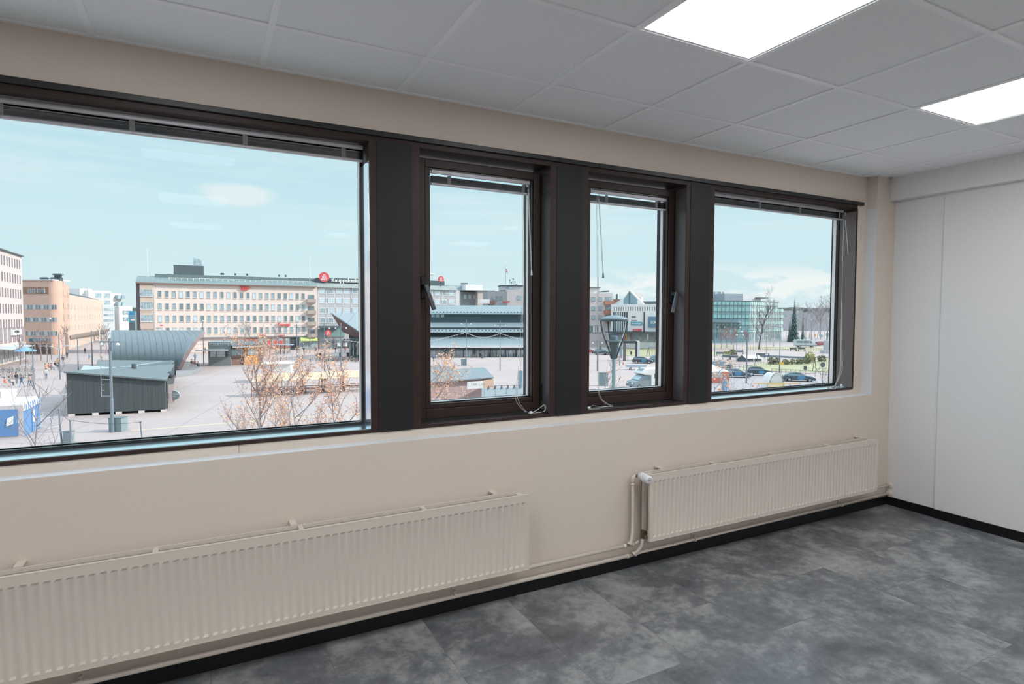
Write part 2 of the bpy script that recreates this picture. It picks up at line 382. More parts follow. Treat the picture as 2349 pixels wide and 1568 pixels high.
# cover panels over the three mullions (screwed sheet strips with round corners)
def cover(n, x0, x1, z0, z1, label, dark=m_panel):
    r, pts = .012, []
    for cx, cz, a0 in ((x1-r, z0+r, -PI/2), (x1-r, z1-r, 0), (x0+r, z1-r, PI/2), (x0+r, z0+r, PI)):
        for i in range(5): pts.append((cx+r*math.cos(a0+i*PI/8), YFR, cz+r*math.sin(a0+i*PI/8)))
    o = MB().prism(pts, (0, 0, 0), (0, -.003, 0)).build('cover_panel', dark, None, bevel=.0006)
    tag(o, label, 'cover panel', 'screwed sheet panels over the window mullions')
    for x in (x0+.006, x1-.006):
        for z in (z0+.04, z0+.36, z0+.72, z0+1.05, z1-.035):
            MB().lathe([(.0042, 0), (.0042, .0008), (.002, .0014)], (x, YFR-.003, z), 8, 'y').build('screw', m_screw, o)
cover(1, .738, .910, .921, 2.306, 'broad dark grey sheet panel between the widest window and the handled window')
cover(2, 1.735, 1.906, .921, 2.308, 'dark grey sheet panel between the two narrow opening windows')
cover(3, 2.719, 2.889, .921, 2.308, 'dark grey sheet panel to the left of the rightmost window')
w = MB(); w.box(-1.8, 2.01, YU-.022, YU, 2.322, 2.346); w.box(2.013, 4.472, YU-.022, YU, 2.322, 2.347)
w.box(-1.8, 4.42, YU-.004, YU, 2.308, 2.322)
struct(w.build('trim_3', m_trim, bevel=.002))
# ------------------------------------------------------------------ raised venetian blinds
def blind(x0, x1, y, zt, ladders, label, wand, cords=True, n=14, head=.019, stack=.034):
    r = empty('venetian_blind', ((x0+x1)/2, y, zt), 0, label, 'blind', 'raised venetian blinds'); cx = (x0+x1)/2
    hw = (x1-x0)/2
    MB().box(-hw, hw, -.013, -.003, -head, 0).build('headrail', m_blind, r, bevel=.0015)
    sl = MB(); z = -head-.012
    st = stack/n
    rr_ = random.Random(int(x0*100))
    for i in range(n):
        a = rr_.uniform(-.0005, .0005); b_ = rr_.uniform(-.0012, .0012)
        zz = z-i*st
        sl.add([(-hw, -.0125+b_, zz+a), (-hw, 0+b_, zz+.0016), (-hw, .0125+b_, zz-a), (hw, -.0125+b_, zz-a), (hw, b_, zz+.0016), (hw, .0125+b_, zz+a)], [(0, 1, 4, 3), (1, 2, 5, 4)])
    sl.build('slats', m_slat, r, fix=False)
    zb = z-stack-.001
    MB().box(-hw, hw, -.010, .010, zb-.009, zb).build('bottom_rail', m_blind, r, bevel=.0015)
    for lx in ladders:
        l_ = MB()
        l_.box(lx-cx-.010, lx-cx+.010, -.0145, -.0135, zb+.002, -head-.004)
        for i in range(6):
            q = zb+.004+i*.006; l_.tube([(lx-cx-.009, -.0155, q), (lx-cx+.009, -.0155, q+.005)], .0006, 4)
        l_.tube([(lx-cx, -.014, -head), (lx-cx+.003, -.014, -head-.008), (lx-cx, -.012, zb-.012)], .0008, 4)
        l_.build('ladder', m_cordl, r)
    if wand:
        (wx, wz), (ex, ez), tip = wand
        MB().tube([(wx-cx, -.012, -head+.004), (wx-cx, -.020, -head-.006), (wx-cx+.001, -.019, -head-.022)], .0022, 6).build('wand_hook', m_clear, r)
        o = MB().tube([(wx-cx, -.019, wz-zt), (ex-cx, -.019, ez-zt)], .0032, 6).build('wand', m_clear, r)
        MB().tube([(ex-cx, -.019, ez-zt+.004), (ex-cx+.001, -.019, ez-zt-.026)], [.0035, .0065], 8).build('wand_tip', tip, o)
    return r
m_cordl = mat('ladder_tape', (.20, .205, .21), .7)
m_clear = bpy.data.materials.new('clear_wand'); m_clear.use_nodes = True; b = m_clear.node_tree.nodes['Principled BSDF']
b.inputs['Base Color'].default_value = (.80, .87, .9, 1); b.inputs['Roughness'].default_value = .15; b.inputs['Transmission Weight'].default_value = .55; b.inputs['IOR'].default_value = 1.15
b1 = blind(-1.66, .692, 2.875, 2.291, (-1.5, -1.1, -.655, -.240, .178, .600), 'long raised blind with stacked dark slats at the top of the widest window', None)
b2 = blind(1.050, 1.628, 2.913, 2.229, (1.146, 1.585), 'short raised blind with stacked dark slats at the top of the left opening window', ((1.612, 2.185), (1.636, 1.735), m_alu))
b3 = blind(2.040, 2.622, 2.913, 2.226, (2.152, 2.538), 'short raised blind above the street lantern, wand on its left', ((2.092, 2.180), (2.128, 1.735), mat('wand_grey', (.12, .13, .13), .5)))
b4 = blind(2.940, 4.352, 2.87, 2.291, (2.97, 3.425, 3.848, 4.30), 'long raised blind with stacked slats at the top of the rightmost window', ((4.362, 2.215), (4.440, 1.80), m_alu))
def cordset(r, paths, knob, label):
    px_ = r.location
    k = MB()
    for p in paths:
        # smooth polyline (Catmull-Rom)
        P = [Vector(p[0])]+[Vector(q) for q in p]+[Vector(p[-1])]; out_ = []
        for i in range(1, len(P)-2):
            for j in range(6):
                t_ = j/6; a, b_, c, d = P[i-1:i+3]
                out_.append(.5*((2*b_)+(-a+c)*t_+(2*a-5*b_+4*c-d)*t_*t_+(-a+3*b_-3*c+d)*t_**3))
        out_.append(P[-1]); k.tube([q-px_ for q in out_], .0011, 5)
    o = k.build('cord', m_cord, r)
    if knob: MB().lathe([(.004, -.010), (.0075, -.006), (.008, .004), (.005, .010)], Vector(knob)-px_, 10, 'x').build('cord_knob', m_white, o)
zs = ZB+.004
for dx in (0,):
    cordset(b2, [[(1.577, 2.90, 2.18), (1.578, 2.89, 1.75), (1.555, 2.885, 1.25), (1.530, 2.884, 1.06), (1.538, 2.88, 1.0), (1.575, 2.86, .952), (1.597, 2.835, .943), (1.64, 2.83, .958), (1.70-.02, 2.83, .985), (1.688, 2.82, .975), (1.675, 2.81, .952), (1.64, 2.82, .945), (1.59, 2.83, .944)],
                 [(1.584, 2.90, 2.18), (1.585, 2.89, 1.75), (1.568, 2.885, 1.25), (1.544, 2.884, 1.06), (1.552, 2.88, 1.0), (1.580, 2.86, .955), (1.600, 2.835, .944), (1.65, 2.835, .963), (1.682, 2.832, .979), (1.684, 2.822, .966), (1.67, 2.812, .950), (1.63, 2.825, .945)]], (1.596, 2.825, .948), '')
    cordset(b3, [[(2.080, 2.90, 2.19), (2.085, 2.89, 1.6), (2.090, 2.886, 1.1), (2.100, 2.883, 1.0), (2.125, 2.862, .962), (2.146, 2.83, .944), (2.10, 2.825, .944), (2.03, 2.82, .944), (1.985, 2.815, .944)],
                 [(2.088, 2.90, 2.19), (2.092, 2.89, 1.6), (2.096, 2.886, 1.1), (2.108, 2.883, 1.0), (2.135, 2.862, .962), (2.156, 2.82, .944), (2.11, 2.83, .945), (2.06, 2.84, .948), (2.02, 2.84, .956), (1.985, 2.83, .945), (1.98, 2.82, .944)],
                 [(2.05, 2.805, .944), (2.03, 2.797, .943), (1.985, 2.797, .943), (1.965, 2.80, .943)]], (1.978, 2.816, .948), '')
    cordset(b4, [[(4.352-.006, 2.852, 2.22), (4.346, 2.852, 1.7), (4.350, 2.852, 1.25), (4.352, 2.852, 1.10), (4.345, 2.86, 1.03), (4.325, 2.875, .95), (4.26, 2.86, .944), (4.20, 2.85, .944), (4.28, 2.83, .944), (4.33, 2.85, .945)],
                 [(4.345, 2.852, 1.6), (4.356, 2.852, 1.25), (4.362, 2.852, 1.09), (4.350, 2.86, 1.02), (4.329, 2.875, .95), (4.24, 2.87, .944), (4.16, 2.86, .944), (4.24, 2.84, .944)],
                 [(4.345, 2.852, 1.7), (4.364, 2.850, 1.25), (4.374, 2.849, 1.09), (4.360, 2.858, 1.02), (4.333, 2.874, .95), (4.30, 2.84, .944), (4.36, 2.825, .944)]], (4.368, 2.85, .95), '')
# ------------------------------------------------------------------ radiators
def radiator(x0, x1, label, brk, cross, lefty):
    z0, z1, yf, yb = .188, .571, 2.590, 2.672
    r = empty('radiator', (x0, 2.63, z0), 0, label, 'radiator', 'white panel radiators under the windows')
    O = Vector((x0, 2.63, z0)); Lx = x1-x0; P_ = 1/30
    # fluted front sheet as a height field
    n = int((Lx-.03)/P_); off = (Lx-n*P_)/2
    prof = [(0, 0), (.0035, 0), (.0105, 1), (.0230, 1), (.0300, 0)]
    cols = [(0, 0)]+[(off+i*P_+a, d) for i in range(n) for a, d in prof]+[(Lx, 0)]
    rows = [(.0, 0), (.018, 0), (.027, 1), (.340, 1), (.349, 0), (z1-z0, 0)]
    sh = MB(); yy = yf-2.63
    for rz_, rd in rows:
        for cx_, d in cols: sh.v.append((cx_, yy+.0042*d*rd, rz_))
    nc = len(cols)
    for j in range(len(rows)-1):
        for i in range(nc-1):
            sh.f.append([j*nc+i, j*nc+i+1, (j+1)*nc+i+1, (j+1)*nc+i]); sh.m.append(0); sh.sm.append(j == 2)
    sh.box(0, Lx, yy+.0045, yy+.014, .001, z1-z0-.001)
    sh.box(-.0015, Lx+.0015, yy-.0008, yy+.014, -.004, .0005); sh.box(-.0015, Lx+.0015, yy-.0008, yy+.014, z1-z0-.0005, z1-z0+.004)
    sh.box(-.0045, 0, yy-.0008, yy+.014, -.004, z1-z0+.004); sh.box(Lx, Lx+.0045, yy-.0008, yy+.014, -.004, z1-z0+.004)
    sh.build('front_panel', m_rad, r, fix=False)
    bk = MB(); y2 = yb-2.63
    bk.box(.01, Lx-.02, y2-.012, y2+.004, .0, z1-z0); bk.box(.01, Lx-.02, y2-.016, y2-.008, z1-z0-.012, z1-z0+.005)
    for i in range(int(Lx/P_)): bk.box(.02+i*P_, .036+i*P_, y2-.017, y2-.011, .03, z1-z0-.03)
    bk.build('back_panel', m_rad, r)
    for c in cross: MB().box(c-x0-.010, c-x0+.010, yy+.012, y2-.010, z1-z0-.008, z1-z0+.003).build('spacer_bar', m_rad, r, bevel=.001)
    for c in brk:
        b_ = MB(); b_.box(c-x0-.014, c-x0+.014, y2-.012, YP-2.63, z1-z0+.004, z1-z0+.012); b_.box(c-x0-.014, c-x0+.014, y2-.014, y2-.010, z1-z0-.006, z1-z0+.012)
        b_.box(c-x0-.010, c-x0+.010, YP-2.63-.012, YP-2.63, -.02, z1-z0+.004); b_.build('bracket', m_rad, r, bevel=.001)
    for cx_ in ((.02, Lx-.045) if not lefty else (.02, Lx-.045)):
        MB().box(cx_, cx_+.03, yy+.012, y2-.010, z1-z0-.030, z1-z0-.004).build('manifold', m_rad, r, bevel=.002)
        MB().box(cx_, cx_+.03, yy+.012, y2-.010, .012, .040).build('manifold', m_rad, r, bevel=.002)
    return r, O
radiator(-1.38, 1.455, 'long white fluted panel radiator at the left, cut by the photo edge', (-.605, .330, 1.298), (-.18, .355, .907), 0)
rr, O = radiator(2.252, 4.425, 'white fluted panel radiator near the corner, with a white thermostat knob', (2.40, 4.335), (2.79, 3.32, 3.895), 1)
# thermostat head and return valve belong to the right radiator
k = MB(); k.smooth = True
tip, bas = Vector((2.224, 2.568, .553))-O, Vector((2.228, 2.652, .560))-O
d = (bas-tip)
k.tube([tip, tip+d*.02, tip+d*.06, tip+d*.55, tip+d*.60, tip+d*.64, tip+d*.95, tip+d], [.019, .021, .0235, .0245, .0215, .023, .0225, .015], 24)
kn = k.build('thermostat_head', m_white, rr)
MB().tube([tip-d*.012, tip+d*.01], .0165, 24).build('thermostat_cap', mat('cap_grey', (.60, .62, .64), .5), kn)
text('thermostat_text', 'Danfoss', .0085, mat('cap_text', (.25, .25, .26), .6), kn, tip-d*.016+Vector((-.0145, 0, -.002)), (PI/2, 0, -math.atan2(d.x, d.y)), .0002, 'LEFT')
MB().tube([Vector((2.208, 2.672, .556))-O, Vector((2.236, 2.655, .555))-O], .009, 10).build('valve_body', m_brass, rr)
k = MB(); k.tube([Vector((2.246, 2.650, .196))-O, Vector((2.246, 2.650, .236))-O], .0115, 8); k.tube([Vector((2.240, 2.650, .216))-O, Vector((2.272, 2.650, .216))-O], [.012, .0145], 8); k.tube([Vector((2.246, 2.650, .188))-O, Vector((2.246, 2.650, .197))-O], .013, 6)
k.build('return_valve', m_brass, rr)
k = MB(); k.tube([Vector((2.270, 2.650, .216))-O, Vector((2.300, 2.650, .216))-O], .012, 12); k.build('return_stub', m_rad, rr)
# heating pipes along the skirting
pr = empty('heating_pipe', (-2.5, 2.68, .15), 0, 'upper white heating pipe running behind both radiators with a branch to the thermostat', 'pipe', 'white heating pipes above the skirting')
O = pr.location
k = MB(); k.smooth = True
k.tube([Vector((-2.55, 2.682, .150))-O, Vector((2.215, 2.682, .150))-O], .0105, 12)
k.tube([Vector((2.215, 2.682, .150))-O, Vector((2.25, 2.688, .153))-O, Vector((XR, 2.688, .158))-O], .0085, 12)
k.build('pipe_run', m_pipe, pr)
k = MB(); k.smooth = True
k.tube([Vector(p)-O for p in ((2.170, 2.670, .162), (2.184, 2.672, .185), (2.194, 2.676, .225), (2.196, 2.678, .30), (2.194, 2.678, .528), (2.197, 2.677, .545), (2.206, 2.674, .555), (2.218, 2.670, .557))], .0095, 12)
k.build('branch', m_pipe, pr)
k = MB(); k.smooth = True
for a, b_, r_ in (((2.135, 2.682, .150), (2.150, 2.682, .150), .0135), ((2.196, 2.682, .150), (2.206, 2.682, .150), .0135), ((2.166, 2.668, .158), (2.172, 2.669, .170), .0135), ((2.194, 2.678, .502), (2.194, 2.678, .510), .0125), ((2.194, 2.678, .520), (2.194, 2.678, .527), .0125)):
    k = MB(); k.smooth = True; k.tube([Vector(a)-O, Vector(b_)-O], r_, 14); k.build('fitting', m_pipe, pr)
MB().lathe([(.010, .0), (.024, .004), (.026, .010), (.018, .016), (.010, .018)], Vector((XR-.018, 2.688, .158))-O, 18, 'x').build('wall_collar', m_pipe, pr)
pr = empty('heating_pipe', (-2.5, 2.69, .09), 0, 'lower white heating pipe along the top of the black skirting', 'pipe', 'white heating pipes above the skirting')
O = pr.location
k = MB(); k.smooth = True
k.tube([Vector((-2.55, 2.685, .090))-O, Vector((2.20, 2.685, .084))-O], .0105, 12)
k.tube([Vector((2.20, 2.685, .084))-O, Vector((2.27, 2.690, .086))-O, Vector((XR, 2.690, .093))-O], .0085, 12)
k.build('pipe_run', m_pipe, pr)
k = MB(); k.smooth = True
k.tube([Vector(p)-O for p in ((2.208, 2.672, .096), (2.228, 2.664, .112), (2.242, 2.656, .138), (2.246, 2.650, .165), (2.246, 2.650, .190))], .0092, 12)
k.build('branch', m_pipe, pr)
k = MB(); k.smooth = True
for a, b_, r_ in (((2.160, 2.685, .084), (2.174, 2.685, .084), .0135), ((2.222, 2.686, .084), (2.232, 2.686, .084), .0125), ((2.202, 2.674, .092), (2.210, 2.671, .100), .0135)):
    k = MB(); k.smooth = True; k.tube([Vector(a)-O, Vector(b_)-O], r_, 14); k.build('fitting', m_pipe, pr)
for x in (-.44, 1.088, 2.70, 4.16):
    k = MB(); k.box(x-.012, x+.012, 2.709, YP, .07, .150); k.box(x-.005, x+.005, 2.69, 2.712, .104, .112)
    k.lathe([(.0125, -.006), (.0125, .006)], (x, 2.6875, .088), 10, 'x')
    me = k.v; k.v = [tuple(Vector(q)-O) for q in me]; k.build('pipe_clamp', m_pipe, pr)
MB().lathe([(.010, .0), (.024, .004), (.026, .010), (.018, .016), (.010, .018)], Vector((XR-.018, 2.690, .093))-O, 18, 'x').build('wall_collar', m_pipe, pr)
# =================================================================== THE TOWN OUTSIDE
def ex(r, g_, b_, k=.80): return tuple(min(.9, lin(q)*k*a) for q, a in zip((r, g_, b_), (.88, .84, .81)))
def emat(name, r, g_, b_, k=.80, **kw):
    kw.setdefault('scale', .6); kw.setdefault('var', .05); return mat(name, ex(r, g_, b_, k), **kw)
m_frw = emat('window_frame_white', 232, 232, 232, .8)
m_pane = mat('pane_grey', (.30, .38, .41), .12, var=.35, scale=.9, spec=.8)
m_paned = mat('pane_dark', (.19, .23, .25), .12, var=.4, scale=.7, spec=.8)
m_panel_ = mat('pane_light', (.52, .62, .66), .25, var=.2, scale=.9, spec=.6)
m_metal = emat('seam_metal', 118, 132, 138, .8, rough=.45)
m_metald = emat('seam_metal_dark', 98, 112, 120, .8, rough=.5)
m_pole = emat('pole_grey', 132, 146, 158, .8, rough=.5)
m_poled = emat('pole_dark', 90, 96, 104, .8, rough=.5)
m_red = emat('sign_red', 232, 92, 96, .9)
m_wht = emat('sign_white', 250, 250, 250, .85)
m_dark = emat('dark_paint', 74, 84, 92, .8)
m_brick = emat('brown_brick', 178, 128, 118, .8, var=.1)
def seam(name, rgb_, pitch, axis=0, rough=.5, dark=.55, wth=.06):
    m = mat(name, rgb_, rough); t = m.node_tree; b = t.nodes['Principled BSDF']; l = t.links
    tcn = t.nodes.new('ShaderNodeTexCoord'); s_ = t.nodes.new('ShaderNodeSeparateXYZ'); l.new(tcn.outputs['Object'], s_.inputs[0])
    a = t.nodes.new('ShaderNodeMath'); a.operation = 'DIVIDE'; a.inputs[1].default_value = pitch; l.new(s_.outputs[axis], a.inputs[0])
    f = t.nodes.new('ShaderNodeMath'); f.operation = 'FRACT'; l.new(a.outputs[0], f.inputs[0])
    c = t.nodes.new('ShaderNodeMath'); c.operation = 'LESS_THAN'; c.inputs[1].default_value = wth/pitch; l.new(f.outputs[0], c.inputs[0])
    mx = t.nodes.new('ShaderNodeMixRGB'); mx.blend_type = 'MULTIPLY'; l.new(c.outputs[0], mx.inputs[0]); mx.inputs[2].default_value = (dark, dark, dark, 1)
    l.new(b.inputs['Base Color'].links[0].from_socket, mx.inputs[1]); l.new(mx.outputs[0], b.inputs['Base Color']); return m
class Fac:
    def __init__(s, name, label, cat, uL, dL, uR, dR, group=None):
        a, b = W(uL, 722, dL), W(uR, 722, dR); s.p0 = Vector((a.x, a.y, GZ)); t = Vector((b.x-a.x, b.y-a.y, 0)); s.L = t.length
        s.t = t.normalized(); s.n = Vector((-s.t.y, s.t.x, 0)); s.a = math.atan2(t.y, t.x)
        s.root = empty(name, s.p0, s.a, label, cat, group)
    def hit(s, u, v, off=0):
        r = ray(u, v); q = EYE+r*((s.p0+s.n*off-EYE).dot(s.n)/r.dot(s.n)); d = q-s.p0; return d.dot(s.t), d.z
    def z(s, u, v, off=0): return s.hit(u, v, off)[1]
    def x(s, u, off=0, v=740): return s.hit(u, v, off)[0]
    def body(s, mats, h, depth, x0=0, x1=None, z0=0, name='wall', y0=0):
        return MB().box(x0, s.L if x1 is None else x1, y0, depth, z0, h).build(name, mats, s.root)
    def rect(s, u0, v0, u1, v1, m, name, dy=.05, off=0, proud=.1, bevel=0):
        x0, z1 = s.hit(u0, v0, off); x1, z0 = s.hit(u1, v1, off)
        z1 = (z1+s.z(u1, v0, off))/2; z0 = (z0+s.z(u0, v1, off))/2
        return MB().box(x0, x1, off-proud, off+dy, z0, z1).build(name, m, s.root, bevel=bevel)
def wmesh(w, h, fw, mf, mg, split=0, sill=True, depth=.08):
    k = MB(); k.box(-w/2, w/2, -depth, 0, 0, fw); k.box(-w/2, w/2, -depth, 0, h-fw, h); k.box(-w/2, -w/2+fw, -depth, 0, fw, h-fw); k.box(w/2-fw, w/2, -depth, 0, fw, h-fw)
    for i in range(split): x = -w/2+w*(i+1)/(split+1); k.box(x-fw*.4, x+fw*.4, -depth, 0, fw, h-fw)
    if sill: k.box(-w/2-.05, w/2+.05, -depth-.1, 0, -.08, 0)
    k.cur = 1; k.box(-w/2+fw, w/2-fw, -.03, 0, fw, h-fw)
    return [k.mesh('window', [mf, g_]) for g_ in (mg if isinstance(mg, (list, tuple)) else [mg])]
def wgrid(F, meshes, xs_, zs_, off=0, rnd=random.Random(3), name='window', skip=()):
    for j, z in enumerate(zs_):
        for i, x in enumerate(xs_):
            if (i, j) in skip: continue
            link(name, rnd.choice(meshes), F.root, (x, off, z))
def span(a, b, n): return [a+(b-a)*i/(n-1) for i in range(n)]
# ---- ground
def ground_mat():
    m = bpy.data.materials.new('paving'); m.use_nodes = True; t = m.node_tree; b = t.nodes['Principled BSDF']; n = t.nodes.new; l = t.links.new
    tcn = n('ShaderNodeTexCoord'); mp = n('ShaderNodeMapping'); mp.inputs['Rotation'].default_value = (0, 0, .25); l(tcn.outputs['Object'], mp.inputs[0])
    br = n('ShaderNodeTexBrick'); br.inputs['Scale'].default_value = 1; br.inputs['Brick Width'].default_value = 9; br.inputs['Row Height'].default_value = 6; br.offset = 0
    br.inputs['Mortar Size'].default_value = .11; br.inputs['Color1'].default_value = (*ex(217, 200, 195, .63), 1); br.inputs['Color2'].default_value = (*ex(213, 198, 195, .63), 1); br.inputs['Mortar'].default_value = (*ex(196, 186, 186, .63), 1)
    l(mp.outputs[0], br.inputs[0])
    a = n('ShaderNodeTexNoise'); a.inputs['Scale'].default_value = .12; a.inputs['Detail'].default_value = 8; l(tcn.outputs['Object'], a.inputs[0])
    r = n('ShaderNodeMapRange'); r.inputs[3].default_value = .88; r.inputs[4].default_value = 1.12; l(a.outputs[0], r.inputs[0])
    hs = n('ShaderNodeHueSaturation'); l(br.outputs[0], hs.inputs['Color']); l(r.outputs[0], hs.inputs['Value']); l(hs.outputs[0], b.inputs['Base Color'])
    b.inputs['Roughness'].default_value = .85; return m
k = MB(); k.poly([(-900, 6, GZ), (1500, 6, GZ), (1500, 1600, GZ), (-900, 1600, GZ)]); struct(k.build('market_square', ground_mat()))
# ---- A: pink-white block at the left edge
m_pw = emat('pinkish_plaster', 236, 226, 224, .8)
F = Fac('office_building', 'tall pinkish white office block with narrow windows at the left edge', 'building', -70, 108, 54, 141)
hA = F.z(54, 590)
F.body(m_pw, hA, 22); F.body(m_pw, F.z(54, 705)*0+4.1, 0, y0=-.25, z0=3.6, name='cornice')
MB().box(-1, F.L+.3, -.4, 22, hA, hA+.25).build('roof_edge', m_metald, F.root)
k = MB(); xe = F.x(22); k.prism([(xe-14, 3, hA), (xe, 3, hA), (xe-.6, 3, hA+2.2), (xe-3.2, 3, hA+3.6), (xe-10, 3, hA+4.4)], (0, 0, 0), (0, 9, 0)); k.build('roof_pod', emat('green_grey', 190, 208, 206, .7), F.root)
wm = wmesh(.62, 2.0, .05, emat('mauve_frame', 168, 150, 160, .8), m_paned, sill=False)
xa = [F.x(u) for u in (49, 43.6)]; pA = xa[0]-xa[1]
zr = [F.z(49, v) for v in (617.5, 651.5, 684.5, 718, 751)]
wgrid(F, wm, [xa[0]-pA*i for i in range(20)], zr)
m_rd = emat('rose_granite', 190, 160, 166, .8)
for i in range(7):
    x1 = F.x(56)-1.2-i*3.4; w_ = wmesh(2.1, 3.2, .10, m_rd, m_pane, split=2)[0]; link('shop_window', w_, F.root, (x1-1.2, 0, 4.6))
    MB().box(x1-2.6, x1-.2, -.06, 0, .4, 3.5).build('shopfront', m_paned, F.root)
F.rect(24, 756, 45, 768, m_wht, 'sign_board', proud=.5)
ss = text('sign_text', 'OPTIIKKA', .9, m_dark, F.root, (F.x(25), -.58, F.z(25, 764)), (PI/2, 0, 0), .02)
aw = MB(); zc = F.z(30, 803)
aw.prism([(F.x(-20), 0, 3.9), (F.x(-20), -3, 3.5), (F.x(-20), -3, 3.35), (F.x(-20), 0, 3.7)], (0, 0, 0), (F.x(40)-F.x(-20), 0, 0)); aw.build('canopy', emat('canopy_pale', 210, 218, 220), F.root)
FA = F
# ---- B: peach building with rounded corner and long side
m_pch = emat('peach_brick', 240, 202, 184, .84, var=.05)
m_pchl = emat('peach_light', 244, 220, 204, .78)
F = Fac('peach_building', 'peach brick building with ribbon windows and a rounded corner left of the square', 'building', 48, 157, 133, 157)
hB = F.z(90, 643)
x1 = F.L; R_ = 2.2
side_end = Vector((*W(160, 722, 187).xy, GZ)); e2 = Vector((*W(239, 722, 268).xy, GZ))
inv = (Matrix.Translation(F.p0) @ Matrix.Rotation(F.a, 4, 'Z')).inverted()
A_, B_ = inv @ side_end, inv @ e2
arc = [(x1-R_+R_*math.sin(i*PI/12*.9), R_-R_*math.cos(i*PI/12*.9), 0) for i in range(7)]
k = MB(); k.prism([(0, 0, 0)]+arc+[(A_.x, A_.y, 0), (A_.x-x1, A_.y, 0)], (0, 0, 0), (0, 0, hB)); k.build('wall', m_pch, F.root)
hB2 = W(160, 675.5, 187).z-GZ
k = MB(); k.prism([(A_.x, A_.y, 0), (B_.x, B_.y, 0), (B_.x-20, B_.y, 0), (A_.x-20, A_.y, 0)], (0, 0, 0), (0, 0, hB2)); k.build('side_wing', m_pchl, F.root)
k = MB(); k.box(0, x1-1, -.3, 6, hB, hB+.35); k.build('roof_edge', m_wht, F.root)
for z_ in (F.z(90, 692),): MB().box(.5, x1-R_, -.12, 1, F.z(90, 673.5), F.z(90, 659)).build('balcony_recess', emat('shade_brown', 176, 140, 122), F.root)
for j, v in enumerate((696, 725, 756.5)):
    z0 = F.z(90, v+9)-.5
    for i in range(12):
        u = 61+i*6.2; link('window', wmesh(.62, 1.25, .08, m_frw, m_paned if (i*7+j) % 3 else m_panel_, sill=False)[0], F.root, (F.x(u), 0, z0))
for u in (71.5, 80.5, 93, 103): link('window', wmesh(.8, 1.1, .1, m_frw, m_paned, sill=False)[0], F.root, (F.x(u), -.12, F.z(90, 672)))
for i, (u, v) in enumerate(((73, 638), (82, 640), (98, 642))): MB().lathe([(.5, 0), (.5, .5), (.9, .6), (.3, 1)], (F.x(u), 4, hB+.2), 8).build('roof_vent', m_metald, F.root)
k = MB(); k.box(F.x(111), F.x(128), 2, 3, hB, hB+.9)
k.build('roof_plant', m_metald, F.root)
for i in range(4): MB().lathe([(.25, 0), (.25, .6), (.65, .7), (.5, 1.1)], (F.x(113.5+i*4.4), 2.5, hB+.9), 8).build('roof_fan', m_metald, F.root)
F.rect(70, 776, 114, 783, emat('blue_sign', 92, 140, 164, .8), 'sign_board', proud=.5)
text('sign_text', 'KULTAJOUSI', .62, m_wht, F.root, (F.x(78), -.62, F.z(78, 781.5)), (PI/2, 0, 0), .02)
MB().box(1, x1-R_, -.06, .5, .2, F.z(90, 789)).build('arcade', emat('shop_dark', 116, 104, 104), F.root)
for i in range(6): MB().box(F.x(66+i*13), F.x(68+i*13), -.3, 0, 0, F.z(90, 788)).build('column', m_pchl, F.root)
sd_ = (A_-Vector((x1, R_, 0))); 
def sidegrid(P, Q, n, zs_, mesh, par):
    d = (Q-P); a = math.atan2(d.y, d.x)
    for z in zs_:
        for i in range(n):
            o = link('window', mesh, par, P+d*((i+.5)/n)+Vector((0, 0, z))+Vector((math.sin(a), -math.cos(a), 0))*.02); o.rotation_euler = (0, 0, a)
mpale = emat('pale_frame', 246, 226, 210, .85); wpl = wmesh(1.3, 1.5, .12, mpale, mat('pane_peach', (.46, .44, .43), .3, var=.1), sill=True)[0]
zs3 = [F.z(90, v) for v in (704, 733, 763)]
sidegrid(Vector((x1, R_, 0)), A_, 6, zs3+[F.z(90, 675)], wpl, F.root)
d12 = B_-A_; sidegrid(A_, B_, 13, [1.0+zs3[0]-1, zs3[1], zs3[2]], wpl, F.root)
k = MB(); k.prism([(A_.x-1, A_.y+1, hB2), (B_.x-2, B_.y, hB2), (B_.x-9, B_.y, hB2+1.6), (A_.x-8, A_.y+1, hB2+1.6)], (0, 0, 0), (0, 0, .5)); k.build('roof', m_metald, F.root)
k = MB(); k.prism([(A_.x, A_.y-3, 3.2), (B_.x, B_.y, 3.2), (B_.x+3, B_.y-1, 3.2), (A_.x+3, A_.y-4, 3.2)], (0, 0, 0), (0, 0, .9)); k.build('canopy', emat('taupe', 160, 146, 138), F.root)
# ---- C: white buildings down the street
F = Fac('white_building', 'bright white flat-roofed building down the street on the left', 'building', 205, 285, 285, 300)
F.body(m_wht, F.z(240, 667), 25, x0=F.x(205), x1=F.x(256)); F.body(m_frw, F.z(270, 671), 22, x0=F.x(256), y0=2)
F.body(m_wht, F.z(220, 662), 12, x0=F.x(213), x1=F.x(221), y0=3, name='stair_tower'); F.body(m_wht, F.z(200, 661.5), 14, x0=F.x(194), x1=F.x(210), y0=3, name='stair_tower')
F.body(m_frw, F.z(275, 702), 3, x0=F.x(262), x1=F.x(293), y0=-4, name='lower_block')
for v in (680, 696): 
    for u in (227, 247): link('window', wmesh(3.4, 2.8, .3, m_frw, m_pane)[0], F.root, (F.x(u), 0, F.z(u, v+4)))
for v in (681, 697, 716, 731):
    for u in (275, 284): MB().box(F.x(u-3.5), F.x(u+3.5), -4.4 if v > 700 else -.2, -4 if v > 700 else 2, F.z(280, v+4), F.z(280, v-4)).build('balcony', m_pane, F.root)
F = Fac('grey_building', 'low grey building with ribbon windows behind the curved metal shell', 'building', 236, 262, 263, 285)
F.body(emat('cool_grey', 214, 220, 224), F.z(250, 700), 15)
for v in (710, 722, 735): F.rect(238, v-3, 260, v+2, m_pane, 'ribbon_window')
